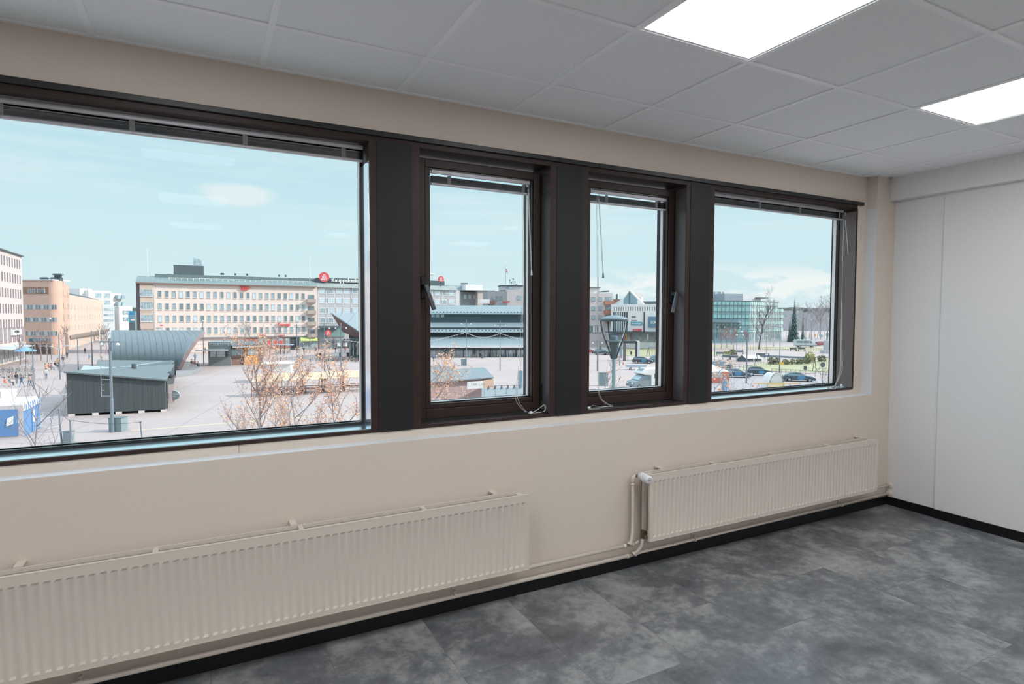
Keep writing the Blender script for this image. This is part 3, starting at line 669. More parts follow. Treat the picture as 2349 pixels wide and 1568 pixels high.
# far hill of trees at the street end and the blue billboard
m_hill = emat('far_trees', 128, 138, 132, .8, var=.3, scale=.1)
k = MB(); r_ = random.Random(9)
pts = []
for i in range(90):
    u = 200+i*20; pts.append((u, 706+r_.uniform(-2.5, 2.5)+(6 if 900 < u < 1300 else 0)))
for i in range(len(pts)-1):
    P0, P1 = W(pts[i][0], pts[i][1], 700), W(pts[i+1][0], pts[i+1][1], 700)
    k.add([Vector((P0.x, P0.y, GZ)), Vector((P1.x, P1.y, GZ)), P1, P0, P1+FWH*60, P0+FWH*60], [(0, 1, 2, 3), (3, 2, 4, 5)])
tag(k.build('distant_forest', m_hill), 'low line of hazy distant forest along the horizon', 'forest', kind='stuff')
F = Fac('billboard', 'blue shop billboard at the end of the street, left of the long peach facade', 'sign', 294.5, 235, 309, 236)
F.body(emat('bill_blue', 62, 150, 188, .8), F.z(300, 713), 3, z0=F.z(300, 739), name='board')
F.body(m_metald, F.z(300, 739), 3, name='base')
text('sign_text', 'OUTLET', .62, m_wht, F.root, (.3, -.05, F.z(300, 725)), (PI/2, 0, 0), .03); text('sign_text', 'STORE', .7, m_wht, F.root, (.3, -.05, F.z(300, 729.5)), (PI/2, 0, 0), .03)
F.rect(299, 731, 309, 735, emat('bill_orange', 250, 214, 196, .9), 'sign_strip')
F = Fac('glass_annex', 'pale teal glass annex beside the dark corner of the long peach facade', 'building', 309, 225, 321, 225); F.body(emat('teal_pale', 176, 216, 218, .8), F.z(315, 714), 8)
# ---- D: the long peach facade
m_D = emat('peach_plaster', 240, 224, 216, .95); m_Dd = emat('peach_plaster_bay', 226, 205, 192, .8)
F = Fac('long_building', 'long peach five-storey building with a green-grey metal roof facing the square', 'building', 322, 163, 728, 185)
FD = F; hD = F.z(322, 648)
F.body(m_D, hD, 14)
MB().box(-.9, 0, .3, 14, 0, hD).build('dark_gable', emat('gable_plum', 122, 112, 120), F.root)
k = MB(); k.prism([(-.9, -.7, hD), (-.9, 1.5, hD+1.0), (-.9, 6, hD+2.2), (-.9, 13, hD)], (0, 0, 0), (F.L+.9, 0, 0)); k.build('roof', seam('roof_green', ex(128, 146, 146, .8), 1.2), F.root)
MB().box(-.9, F.L, -.75, -.55, hD-.25, hD+.05).build('gutter', emat('gutter_brown', 150, 120, 108), F.root)
tz, tz0 = F.z(420, 627, 5), hD+1.0
MB().box(F.x(358, 5), F.x(735, 5), 5, 11, tz0, F.z(500, 632, 5)).build('attic', seam('attic_green', ex(126, 144, 148, .8), 1.6), F.root)
MB().box(F.x(401, 6), F.x(470, 6), 6, 10, tz0, F.z(430, 608, 6)).build('plant_room', m_metald, F.root)
k = MB(); k.prism([(F.x(447, 6), 5.9, F.z(447, 607, 6)), (F.x(466, 6), 5.9, F.z(466, 608, 6)), (F.x(466, 6), 5.9, F.z(466, 597, 6)), (F.x(447, 6), 5.9, F.z(447, 590, 6))], (0, 0, 0), (0, 1.2, 0)); k.build('roof_screen', m_pane, F.root)
k = MB()
for i in range(26): x = F.x(390)+i*1.5; k.box(x, x+.12, 1.5, 1.6, hD+1, hD+1.75)
k.box(F.x(388), F.x(388)+39, 1.5, 1.6, hD+1.65, hD+1.75); k.build('snow_fence', m_wht, F.root)
for u in (508, 512, 540, 567, 640, 655): MB().box(F.x(u, 7), F.x(u, 7)+.5, 7, 7.5, F.z(600, 632, 5), F.z(600, 627.5, 5)).build('roof_vent', m_metald, F.root)
wD = wmesh(1.0, 1.85, .09, m_frw, [m_pane, m_pane, m_paned, m_panel_], sill=True)
xD = span(F.x(367.9), F.x(696.3), 23)
zD = [F.z(368, v) for v in (681.5, 710, 738, 766)]
wgrid(F, wD, xD, zD)
MB().box(0, F.x(353.5), -.35, 0, F.z(322, 754), hD-.5).build('bay', m_Dd, F.root); MB().box(F.x(354), F.x(356.5), -.3, 0, 4, hD).build('downpipe', m_frw, F.root)
wb = wmesh(F.x(353)-F.x(323), 2.0, .12, m_frw, [m_pane], split=3)
for v in (680, 709, 738): link('bay_window', wb[0], F.root, (F.x(337.5), -.35, F.z(337, v)))
for i, v in enumerate((684, 710, 736, 763)):
    z_ = F.z(714, v+9); x0, x1 = F.x(704), F.x(724)
    k = MB(); k.box(x0, x1, -1.3, 0, z_-.2, z_); k.box(x0, x1, -1.35, -1.25, z_, z_+1.0); k.box(x0, x0+.1, -1.3, 0, z_, z_+1.0); k.box(x1-.1, x1, -1.3, 0, z_, z_+1.0)
    k.build('balcony', emat('balcony_sand', 206, 190, 180), F.root)
    MB().box(x0+.4, x1-.3, -.04, 0, z_+.1, z_+2.3).build('balcony_door', m_paned, F.root)
zg = F.z(600, 774)
MB().box(F.x(560), F.x(664), -.25, 0, .6, zg).build('shop_base', m_brick, F.root); MB().box(0, F.L, -.5, 0, zg, zg+.35).build('canopy', emat('canopy_grey', 150, 152, 156), F.root)
for i in range(5):
    x = F.x(592+i*15.5); MB().box(x, x+1.1, -.3, -.2, 1.3, zg-.3).build('shop_window', m_pane, F.root)
for u in (612.5, 627, 640): x = F.x(u); MB().box(x, x+.8, -.36, -.3, 1.4, 2.9).build('poster', m_red, F.root)
MB().box(F.x(665), F.x(687), -.1, 0, 0, zg).build('passage', m_dark, F.root)
MB().box(F.x(685), F.x(727), -.2, 0, 0, zg).build('shopfront', m_pane, F.root); 
k = MB(); k.prism([(F.x(688), -.2, zg+.1), (F.x(688), -1.5, zg-1.0), (F.x(688), -1.5, zg-1.25), (F.x(688), -.2, zg-1)], (0, 0, 0), (F.x(726)-F.x(688), 0, 0)); k.build('awning', emat('lime', 206, 226, 140, .9), F.root)
text('roof_sign', 'Picnic', 1.15, m_red, F.root, (F.x(552), -.35, F.z(560, 662)), (PI/2, 0, 0), .12, bold=.04); MB().box(F.x(554), F.x(568), -.4, -.2, F.z(560, 665.5), F.z(560, 662)).build('roof_sign_base', m_red, F.root)
text('wall_sign', 'Torstai', 1.15, m_red, F.root, (F.x(636), -.3, F.z(640, 747)), (PI/2, 0, 0), .12, sx=1.1, bold=.04)
for u in (367, 594, 637): text('small_sign', 'Kotipizza' if u > 500 else 'info', .5, m_red, F.root, (F.x(u), -.6, F.z(u, 770 if u > 500 else 747)), (PI/2, 0, 0), .08, bold=.03)
# flag masts on the roof line
def mast(u, vt, d, zb, label):
    p = W(u, vt, d); k = MB(); h = p.z-zb; k.tube([(0, 0, 0), (0, 0, h*.5), (0, 0, h)], [.11, .09, .05], 8); k.ball((0, 0, h+.1), .14)
    return tag(k.build('flagpole', m_wht, None, (p.x, p.y, zb)), label, 'flagpole')
mast(337.5, 572, 168, GZ+hD+.3, 'tall white flagpole on the left end of the long peach roof')
mast(710, 590, 186, GZ+hD+.3, 'tall white flagpole on the right end of the long peach roof')
# ---- E: grey shopping centre
m_E = emat('grey_panel', 208, 210, 214, .84); m_El = emat('white_grid', 236, 234, 238, .84)
F = Fac('shopping_centre', 'light grey gridded shopping centre with a dark roof band and large sign', 'building', 728, 186, 1047, 206)
FE = F; hE = F.z(728, 659)
F.body(m_E, hE, 16)
x0_, xp = F.x(740), F.x(759)-F.x(740); nE = int((F.L-1.5-x0_)/xp)+1; xE = [x0_+xp*i for i in range(nE)]
zE = [F.z(740, v) for v in (672.5, 695, 718, 740)]
k = MB()
for x in xE: k.box(x-xp/2-.12, x-xp/2+.12, -.06, 0, 7, hE)
for z in zE: k.box(0, F.L, -.06, 0, z-.15, z+.1); k.box(0, F.L, -.06, 0, z+1.55, z+1.8)
k.build('facade_grid', m_El, F.root)
wE = wmesh(1.75, 1.6, .16, m_wht, [m_panel_, m_panel_, m_panel_, m_pane], sill=False); wgrid(F, wE, xE, zE, -.02)
k = MB(); k.prism([(-.2, -.6, hE), (-.2, 2.5, hE+1.6), (-.2, 12, hE+1.7), (-.2, 12, hE)], (0, 0, 0), (F.L+.5, 0, 0)); k.build('roof', seam('roof_sage', ex(170, 180, 174, .72), 1.0), F.root)
x0, x1 = F.x(727, 3), F.x(900, 3); MB().box(x0, x1, 3, 8, hE+1, F.z(780, 638, 3)).build('sign_band', emat('band_dark', 112, 122, 134), F.root)
text('roof_sign', 'Kauppakeskus', 1.72, m_wht, F.root, (F.x(761, 2.6), 2.6, F.z(770, 646.5, 2.6)), (PI/2, 0, 0), .1, bold=.05)
def disc(F, u, v, r_px, off, d, par_label=None, name='round_sign', post=0):
    x, z = F.hit(u, v, off); rr_ = r_px*d/FP
    o = MB().lathe([(rr_, -.15), (rr_, .15)], (x, off, z), 28, 'y').build(name, m_red, F.root)
    if post: MB().box(x-.25, x+.25, off+.2, off+.6, hE, z).build('sign_post', m_metald, F.root)
    y = off-.18
    k = MB(); s_ = rr_
    k.prism([(x-s_*.2, y, z+s_*.62), (x-s_*.2, y, z+s_*.38), (x+s_*.2, y, z+s_*.38), (x+s_*.2, y, z+s_*.62), (x, y, z+s_*.5)], (0, 0, 0), (0, .05, 0)); k.build('crown_mark', m_wht, o)
    for i, tx in enumerate(('ISO', 'MYY')): text('sign_text', tx, s_*.55, m_wht, o, (x, y, z-s_*(.12+.5*i)), (PI/2, 0, 0), .03, 'CENTER', bold=.02*s_)
disc(F, 743.5, 635.5, 11.5, 2.2, 188, post=1); disc(F, 1011.5, 640, 7, 2.0, 203, post=1)
MB().box(F.x(984, 8), F.x(1020, 8), 8, 15, hE+1, F.z(1000, 643.5, 8)).build('roof_house', m_metald, F.root)
k = MB(); k.prism([(F.x(984, 8), 7.5, F.z(990, 630, 8)), (F.x(996.5, 8), 7.5, F.z(996, 630, 8)), (F.x(996, 8), 7.5, F.z(996, 627, 8)), (F.x(984, 8), 7.5, F.z(990, 625, 8))], (0, 0, 0), (0, 3, 0)); k.build('roof_dish', m_wht, F.root)
F.rect(731, 750, 790, 772, emat('teal_glass_wall', 150, 182, 184), 'entrance_wall', proud=.4); MB().box(F.x(731), F.x(776), -2.5, 0, F.z(740, 752), F.z(740, 747)).build('entrance_canopy', m_metald, F.root)
disc(F, 752.7, 763.5, 7.2, -2.6, 184)
F.rect(731, 777, 900, 802, m_paned, 'shopfront', proud=.3)
for u in (731, 766, 790, 800): F.rect(u, 776, u+1.5, 803, m_brick, 'column', proud=.6)
for u in (777, 791): F.rect(u-4, 786, u+5, 794, m_wht, 'window_poster', proud=.45)
# end wall of the centre
MB().box(F.L-.02, F.L+1.2, .1, 16, 0, hE).build('end_wall', m_El, F.root)
# ---- F: roofs behind
F = Fac('white_block', 'windowless white block rising behind the grey shopping centre', 'building', 1068, 262, 1107, 266)
F.body(m_wht, F.z(1090, 652.5), 25); MB().box(F.x(1035), 0, 4, 25, 0, F.z(1060, 653)).build('shaded_wall', emat('white_wall_shade', 190, 212, 220), F.root)  # shade on the left wall put into a bluish tone
MB().box(F.x(1078), F.x(1090), 8, 10, F.z(1084, 652.5, 8), F.z(1084, 649, 8)).build('roof_plant', m_metald, F.root)
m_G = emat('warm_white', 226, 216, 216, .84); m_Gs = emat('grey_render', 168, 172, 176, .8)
F = Fac('apartment_block', 'beige apartment block with a dark gable seen above the market hall roof', 'building', 1096, 238, 1124, 240)
F.body(emat('beige_render', 226, 212, 202, .84), F.z(1100, 667), 18)
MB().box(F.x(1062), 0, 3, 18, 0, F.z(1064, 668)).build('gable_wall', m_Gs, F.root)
for u in (1067, 1077.5, 1088.5): link('window', wmesh(1.1, 1.6, .12, m_frw, m_panel_)[0], F.root, (F.x(u, 3), 3, F.z(u, 684.5, 3)))
MB().box(F.x(1060), F.L+2, -.5, 18, F.z(1100, 667), F.z(1100, 666)).build('roof', m_metald, F.root)
F = Fac('corner_block', 'pale apartment block with a rooftop pavilion and aerials behind the market hall', 'building', 1120, 214, 1200, 216)
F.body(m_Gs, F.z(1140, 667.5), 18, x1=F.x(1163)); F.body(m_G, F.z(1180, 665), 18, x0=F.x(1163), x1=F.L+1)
MB().box(F.x(1152), F.L+1, 4, 10, F.z(1160, 665), F.z(1180, 655)).build('pavilion', m_E, F.root); MB().box(F.x(1150), F.L+1, 3.4, 10.5, F.z(1180, 655.5, 4), F.z(1180, 654, 4)).build('pavilion_roof', m_metald, F.root)
F.rect(1162, 657.5, 1180, 662, m_pane, 'pavilion_window', off=3.9, proud=.1)
for u, v1, v2 in ((1133, 680, 688), (1141, 679, 689), (1150, 678.5, 688)): F.rect(u-(4 if u < 1135 else 2.3), v1, u+(4 if u < 1135 else 2.3), v2, m_paned, 'window')
F.rect(1186, 678, 1196, 688, m_pane, 'window'); F.rect(1116, 690, 1135, 697, emat('balcony_brown', 152, 112, 108), 'balcony', proud=1)
F.rect(1096, 686, 1122, 696, m_wht, 'side_wall', proud=2)
text('wall_sign', 'hotelli', 1.0, m_red, F.root, (F.x(1153), -.2, F.z(1157, 694)), (PI/2, 0, 0), .05, bold=.03)
for i, u in enumerate((1169, 1173, 1177, 1181, 1185)):
    h_ = (640, 646, 637, 644, 650)[i]; x = F.x(u, 6); k = MB(); k.tube([(x, 6, F.z(u, 655, 6)), (x, 6, F.z(u, h_, 6))], .06, 5); k.box(x-.3, x+.3, 5.9, 6.1, F.z(u, h_+3, 6), F.z(u, h_+1.5, 6)); k.build('aerial', m_poled, F.root)
p = W(1159.7, 609, 205); k = MB(); k.tube([(0, 0, 0), (0, 0, p.z-GZ)], [.12, .06], 8); fp = k.build('flagpole', m_pole, None, (p.x, p.y, GZ)); tag(fp, 'grey flagpole with a white flag seen through the left opening window', 'flagpole')
k = MB(); hh = p.z-GZ; 
for i in range(6):
    x = i*.25; k.add([(x, .12*math.sin(i*1.3), hh-.4-i*.55), (x, .12*math.sin(i*1.3), hh-2.0-i*.42)], [])
k.f = [[2*i, 2*i+2, 2*i+3, 2*i+1] for i in range(5)]; k.m = [0]*5; k.sm = [False]*5
fl = k.build('flag', m_wht, None, (p.x, p.y, GZ), fix=False); fl.modifiers.new('s', 'SOLIDIFY').thickness = .03; tag(fl, 'drooping white flag with small red marks on the grey flagpole', 'flag')
fl.rotation_euler = (0, 0, -YAW)
for i in range(2): MB().ball((.25+.2*i, -.15, hh-1.2-i*.7), .2, .05, .2).build('red_mark', m_red, fl)
# ---- G: white block with brown balconies, right of the hall
F = Fac('balcony_block', 'white apartment block with terracotta balconies behind the street lantern', 'building', 1330, 205, 1406, 207)
F.body(m_G, F.z(1390, 672.5), 16, z0=0); F.body(m_wht, F.z(1365, 659), 10, x0=F.x(1340), x1=F.x(1383), y0=4, name='roof_storey'); MB().box(F.x(1345), F.x(1383), 3, 9, F.z(1365, 659), F.z(1365, 657.8)).build('roof', m_metald, F.root)
k = MB(); k.prism([(F.x(1382), 3, F.z(1390, 668)), (F.x(1403), 3, F.z(1400, 668)), (F.x(1403), 3, F.z(1403, 665)), (F.x(1390), 3, F.z(1390, 666))], (0, 0, 0), (0, 4, 0)); k.build('roof_house', m_metald, F.root)
for v in (690.5, 711.5, 732):
    for u in (1360.5, 1376): link('window', wmesh(1.35, 1.4, .1, m_Gs, m_pane)[0], F.root, (F.x(u), 0, F.z(u, v)))
    link('window', wmesh(2.2, 1.4, .1, m_Gs, m_pane, split=1)[0], F.root, (F.x(1395), 0, F.z(1395, v-1)))
    F.rect(1385.5, v, 1406, v+7, emat('terracotta', 204, 144, 122), 'balcony', proud=1.4)
F.rect(1330, 746, 1380, 764, m_paned, 'shopfront', proud=.1)
for i in range(7): F.rect(1360+i*3.3, 747, 1361.4+i*3.3, 762, m_wht, 'column', proud=.2)
# ---- H: mall with glass gable and signs
F = Fac('mall', 'white shopping mall with a pointed glass gable and shop signs', 'building', 1402, 198, 1512, 190)
FM = F; hM = F.z(1450, 697)
F.body(m_wht, hM, 10, x1=F.L+3)
hT = F.z(1450, 714)
k = MB(); xg = F.x(1403); n_ = 22
for i in range(n_): x = 1+i*(F.L+1.5)/n_; k.box(x, x+.16, -.06, 0, hT+.2, hM-.9)
k.build('rib', m_poled, F.root)
for i in range(8): u = 1407+i*5; F.rect(u, 715, u+2, 762, m_dark, 'slot', proud=.1)
F.rect(1441, 715, 1512+14, 760, m_wht, 'sign_wall', proud=.5); F.rect(1477.5, 715, 1480, 760, m_poled, 'slot', proud=.6)
z1 = F.z(1443, 665, 3); xa_, xb_, xm = F.x(1418, 3), F.x(1477, 3), F.x(1443.5, 3)
k = MB(); k.prism([(xa_, 3, hM), (xb_, 3, hM), (xm, 3, z1)], (0, 0, 0), (0, 1.2, 0)); k.build('gable_roof', m_wht, F.root)
z2 = F.z(1443, 668.5, 3); k = MB(); k.prism([(F.x(1430, 3), 2.9, hM), (F.x(1461.5, 3), 2.9, hM), (F.x(1461.5, 3), 2.9, F.z(1461, 686, 3)), (xm, 2.9, z2), (F.x(1430, 3), 2.9, F.z(1431, 686, 3))], (0, 0, 0), (0, .1, 0)); k.build('gable_glass', emat('gable_teal', 148, 180, 188, .8), F.root)
MB().box(xm-.15, xm+.15, 2.8, 2.95, hM, z2).build('mullion', m_metald, F.root)
k = MB(); k.prism([(F.x(1406, 6), 6, hM), (xa_+2, 6, hM), (xm-.5, 6, z1-.5), (xm-1.2, 6, z1-1)], (0, 0, 0), (0, 14, 0)); k.build('side_slope', m_frw, F.root)
MB().box(F.x(1472, 8), F.L+3, 8, 14, hM, F.z(1490, 691, 8)).build('roof_storey', m_metald, F.root); MB().box(F.x(1466, 12), F.x(1470, 12), 12, 14, hM, F.z(1466, 681, 12)).build('roof_tower', m_wht, F.root)
F.rect(1448.5, 738, 1474.5, 745, emat('sign_teal', 96, 176, 196, .85), 'sign_board', proud=.8)
text('sign_text', 'Boneburger', .66, m_wht, F.root, (F.x(1451), -.85, F.z(1451, 743)), (PI/2, 0, 0), .02, bold=.015)
text('shop_sign', 'Bella', .8, emat('sign_green', 96, 124, 110), F.root, (F.x(1449.5), -.6, F.z(1450, 728)), (PI/2, 0, 0), .05); text('shop_sign', 'Roosa', .8, m_Gs, F.root, (F.x(1449), -.6, F.z(1450, 736)), (PI/2, 0, 0), .05)
F.rect(1453, 754, 1473, 759, m_red, 'sign_board', proud=.8); text('sign_text', 'Sportti', .55, m_wht, F.root, (F.x(1455), -.85, F.z(1455, 757.8)), (PI/2, 0, 0), .02)
F.rect(1488, 726, 1516, 750.5, emat('sign_slate', 118, 152, 176, .8), 'sign_board', proud=.9); text('sign_text', 'SOKOS', 1.25, m_wht, F.root, (F.x(1494.5), -.95, F.z(1495, 742)), (PI/2, 0, 0), .05, sx=.8, bold=.03)
F.rect(1400, 762, 1526, 783, m_paned, 'shopfront', proud=.3); MB().box(-1, F.L+3, -3, 0, F.z(1450, 762.5), F.z(1450, 760.5)).build('canopy', m_poled, F.root)
for u, c in ((1434, m_red), (1436, emat('amber', 244, 200, 120)), (1446, m_brick), (1485, m_wht)): F.rect(u, 765, u+3, 778, c, 'shop_poster', proud=.5)
F = Fac('chimney', 'thin dark chimney on the low roofs left of the glass gable', 'chimney', 1414, 260, 1416.5, 260); F.body(m_metald, F.z(1415, 674), 2, name='stack')
F = Fac('red_roof_house', 'low house with a red roof edge between the balcony block and glass gable', 'building', 1404, 250, 1425, 250); F.body(m_brick, F.z(1415, 686), 6)
# ---- market hall with three stacked roofs
F = Fac('market_hall', 'wide low market hall with stacked grey metal roofs and a glazed ground floor', 'building', 812, 149, 1245, 153)
FH = F
def zd(u, v, d): return W(u, v, d).z-GZ
m_r1 = seam('hall_roof', ex(140, 156, 162, .8), 1.5, rough=.45, dark=.75, wth=.08)
secs = [((1090, 789.5, -1.5), (1090, 769.5, 7)), ((1090, 758.5, 5), (1090, 737.5, 17)), ((1090, 716.5, 15.5), (1090, 700, 32))]
d0 = 150.5
for i, (a, b_) in enumerate(secs):
    za, zb_ = zd(a[0], a[1], d0+a[2]), zd(b_[0], b_[1], d0+b_[2])
    xl = F.x(945) if i == 0 else F.x(900)
    MB().prism([(xl, a[2], za), (xl, b_[2], zb_), (xl, b_[2]+.1, zb_-.5), (xl, a[2]+.1, za-.5)], (0, 0, 0), (F.L-xl+i*0, 0, 0)).build('roof', m_r1, F.root)
    k = MB(); k.box(xl, F.L+.2, a[2]-.25, a[2]+.1, za-.45, za+.05)
    k.build('eaves', emat('eaves_pale', 206, 222, 228, .85), F.root)
    if i:
        k = MB(); n_ = int((F.L-xl)/.95)
        for q in range(n_): k.box(xl+q*.95, xl+q*.95+.28, a[2]-.3, a[2]-.1, za-.02, za+.25)
        k.build('snow_guard', m_poled, F.root)
zt = [zd(1090, 769.5, d0+7), zd(1090, 757, d0+5)]
MB().box(F.x(900), F.L-1, 7, 9, zt[0]-1, zt[0]+2.2).build('clerestory', m_dark, F.root)
MB().box(F.x(900), F.L-1, 17, 19, zd(1090, 737.5, d0+17)-1, zd(1090, 716, d0+17)).build('clerestory', emat('clerestory_blue', 98, 122, 132), F.root)
for u in (993.5, 1003.5, 1015): F.rect(u-4, 720.5, u+4, 727, m_panel_, 'clerestory_window', off=16.9, proud=.1)
ze = zd(1090, 789.5, 149)-.5
MB().box(F.x(950), F.L-.5, .4, 30, 0, ze).build('wall', mat('hall_glass', (.66, .71, .76), .2, var=.3, scale=.3), F.root)
MB().box(F.x(950), F.L+.3, -2.0, 1, ze-.35, ze+.1).build('fascia', m_wht, F.root); MB().box(F.x(950), F.L, -.5, .4, ze-1.1, ze-.45).build('sign_beam', m_poled, F.root)
for u in (1022, 1062, 1086, 1087.5, 1124, 1159, 1182): F.rect(u, 793, u+2, 818, m_poled, 'column', proud=.5)
for i in range(24): u = 990+i*9.3; F.rect(u, 793, u+.6, 818, m_metald, 'mullion', proud=.15, off=.4)
F.rect(1062, 792, 1070, 803, emat('green_board', 60, 92, 96), 'sign_board', proud=.6); F.rect(1089, 794, 1107, 803, emat('green_board2', 70, 96, 104), 'sign_board', proud=.6)
for u in (1068.5, 1078.5, 1086.5): x, z = F.hit(u, 795, -.8); MB().ball((x, -.8, z), .26).build('globe_lamp', m_wht, F.root)
# pointed entrance canopy at the left end of the hall
k = MB(); T = inv_T = None
invH = (Matrix.Translation(F.p0) @ Matrix.Rotation(F.a, 4, 'Z')).inverted()
def HL(u, v, d): return invH @ W(u, v, d)
k.prism([HL(759, 717, 141), HL(905, 717, 170), HL(905, 813, 137)], (0, 0, 0), (0, 0, -.25)); k.build('entrance_roof', seam('entrance_metal', ex(146, 158, 164, .8), 2.2, rough=.4, dark=.6, wth=.1), F.root)
k = MB(); k.prism([HL(759.5, 718, 141.1), HL(905, 813.5, 137.2), HL(905, 800, 150), HL(786, 761, 150)], (0, 0, 0), (0, 0, .12)); k.build('entrance_soffit', emat('soffit_brown', 132, 106, 108), F.root)
k = MB(); k.prism([HL(800, 763, 150), HL(905, 770, 150), HL(905, 775, 150), HL(800, 775, 150)], (0, 0, 0), (0, .6, 0)); k.build('entrance_beam', emat('dark_teal', 84, 104, 116), F.root)
k = MB(); a, b_ = HL(801, 775, 151), HL(905, 815, 151); k.box(a.x, b_.x, a.y, a.y+8, 0, a.z); k.build('entrance_wall', m_pane, F.root)
for u in (804, 811, 822): q = HL(u, 777, 147); MB().box(q.x, q.x+.4, q.y, q.y+.4, 0, q.z).build('column', m_poled, F.root)
# =================================================================== THINGS ON THE SQUARE
def gpos(u, v): p = G(u, v); return p, (p-EYE).dot(FWH)
def hof(u, vt, vb): p, d = gpos(u, vb); return (vb-vt)/FP*d
# ---- black timber pavilion with a folded roof
m_tim = mat('black_timber', ex(84, 92, 94, .8), .7, var=.22, scale=1.2, stretch=(9, 9, .12))
m_rf = emat('felt_roof', 116, 128, 130, .8); m_rfl = emat('felt_roof_light', 190, 204, 210, .8)
r = empty('timber_pavilion', (*G(155, 955).xy, GZ), 0, 'black timber pavilion with a folded roof and flue before the curved shell', 'pavilion'); O = r.location
def q3(u, v, d): return W(u, v, d)-O
FL, FR = G(155, 955), G(380, 944); dl, dr = (FL-EYE).dot(FWH), (FR-EYE).dot(FWH)
tFL = Vector((FL.x, FL.y, W(152, 855, dl).z)); tFR = Vector((FR.x, FR.y, W(385, 873, dr).z))
BR = Vector((*W(398, 900, 79).xy, GZ)); tBR = Vector((BR.x, BR.y, W(383, 838, 79).z)); BL = Vector((*W(196, 900, 76).xy, GZ)); tBL = Vector((BL.x, BL.y, W(190, 851, 76).z))
def quadbox(base, top):
    k = MB(); b_ = [p-O for p in base]; t_ = [p-O for p in top]
    k.add(b_+t_, [(3, 2, 1, 0), (4, 5, 6, 7), (0, 1, 5, 4), (1, 2, 6, 5), (2, 3, 7, 6), (3, 0, 4, 7)]); return k
up = Vector((0, 0, .25))
quadbox([FL+up, FR+up, BR+up, BL+up], [tFL, tFR, tBR, tBL]).build('wall', m_tim, r)
e_ = Vector((0, 0, .16)); cen = (tFL+tFR+tBR+tBL)/4
ov = [p+(p-cen).normalized()*.35 for p in (tFL, tFR, tBR, tBL)]
quadbox(ov, [p+e_ for p in ov]).build('roof', m_rf, r)
V1, V2, V3, V4 = W(216, 845, 79), W(392, 838, 79.5), W(400, 829, 96), W(224, 827, 100)
gg = lambda p, dz=0: Vector((p.x, p.y, GZ+.25+dz))
quadbox([gg(V1), gg(V2), gg(V3), gg(V4)], [V1-e_*8, V2, V3, V4]).build('rear_wall', m_tim, r)
quadbox([V1-e_*2, V2, V3, V4], [V1-e_, V2+e_, V3+e_, V4+e_]).build('rear_roof', m_rf, r)
k = MB(); k.prism([q3(184, 853, 77), q3(192, 840, 78), q3(268, 845, 78), q3(230, 851, 77)], (0, 0, 0), (0, 0, .15)); k.prism([q3(268, 845, 78), q3(395, 828, 79), q3(389, 838, 79), q3(300, 843, 78)], (0, 0, 0), (0, 0, .15)); k.build('valley_roof', m_rfl, r)
p = q3(308, 862, 70); k = MB(); k.lathe([(.14, 0), (.14, 1.0), (.25, 1.02), (.25, 1.55), (.1, 1.6)], p-Vector((0, 0, .1)), 12); k.build('flue', m_poled, r)
for i in range(5): 
    t_ = .04+i*.235; p = FL.lerp(FR, t_)-O; MB().box(p.x-.28, p.x+.28, p.y-.1, p.y+.5, 0, .26).build('footing', m_pw, r)
p = q3(387, 883, 66); MB().tube([(FR-O)+Vector((.15, .2, .3)), (tFR-O)+Vector((.15, .2, -.1))], .07, 8).build('downpipe', m_dark, r)
MB().ball(q3(391, 859, 70), .42, n=12).build('globe_light', m_dark, r)
k = MB(); k.lathe([(.75, -.08), (.75, .08)], (0, 0, 0), 20, 'y'); o = k.build('round_sign', m_rfl, r, q3(398, 906, 68)); o.rotation_euler = (0, 0, -YAW); o.scale = (1, 1, .72)
text('sign_text', 'Rotuaarin', .30, m_wht, r, q3(391, 905, 67.8), (PI/2, 0, -YAW), .01); text('sign_text', 'pallo', .30, m_wht, r, q3(393, 910, 67.8), (PI/2, 0, -YAW), .01)
MB().box(*( [q3(392,880,67).x-.3, q3(392,880,67).x+.3, q3(392,880,67).y+1, q3(392,880,67).y+1.1, .4, 2.6])).build('door', emat('door_pink', 214, 196, 196), r)
# ---- curved metal stage shell
r = empty('stage_shell', (*G(405, 862).xy, GZ), 0, 'curved seam-metal stage shell shaped like a breaking wave, behind the black pavilion', 'stage'); O = r.location
edge = [(404, 862, 105, 0), (409, 845, 103.5, 0), (419, 824, 103, 0), (431, 803, 104, 0), (444, 784, 106, 0), (455, 771, 109, 0), (463, 762.5, 113, 0), (466, 759, 117, 0), (462, 757.5, 121, 0), (450, 757.5, 125, 0)]
rows = []
for i, (u, v, d, _) in enumerate(edge):
    ul = 258-3*math.sin(i/9*PI)+(4 if i == 9 else 0); z = W(u, v, d).z; n_ = 34
    a = W(ul, 800, d+1.5); b_ = W(u, v, d); rows.append((a, b_, z))
wmax = max((b_-a).length for a, b_, z in rows); n_ = 34
rows = [[Vector((a.x+(b_.x-a.x)*min(1, t/n_*wmax/(b_-a).xy.length), a.y+(b_.y-a.y)*min(1, t/n_*wmax/(b_-a).xy.length), z)) for t in range(n_+1)] for a, b_, z in rows]
k = MB(); n_ = 35
for rw in rows: k.v += [tuple(p-O) for p in rw]
for i in range(len(rows)-1):
    for j in range(n_-1): k.f.append([i*n_+j, i*n_+j+1, (i+1)*n_+j+1, (i+1)*n_+j]); k.m.append(0); k.sm.append(True)
sh = k.build('outer_skin', emat('shell_metal', 118, 130, 134, .8, rough=.42), r, fix=False)
k2 = MB(); off = FWH*.9+Vector((0, 0, -.35))
for rw in rows: k2.v += [tuple(p-O+off) for p in rw]
k2.f, k2.m, k2.sm = [f[::-1] for f in k.f], k.m, k.sm; k2.build('timber_lining', emat('shell_timber', 190, 130, 92, .8), r, fix=False)
k = MB()
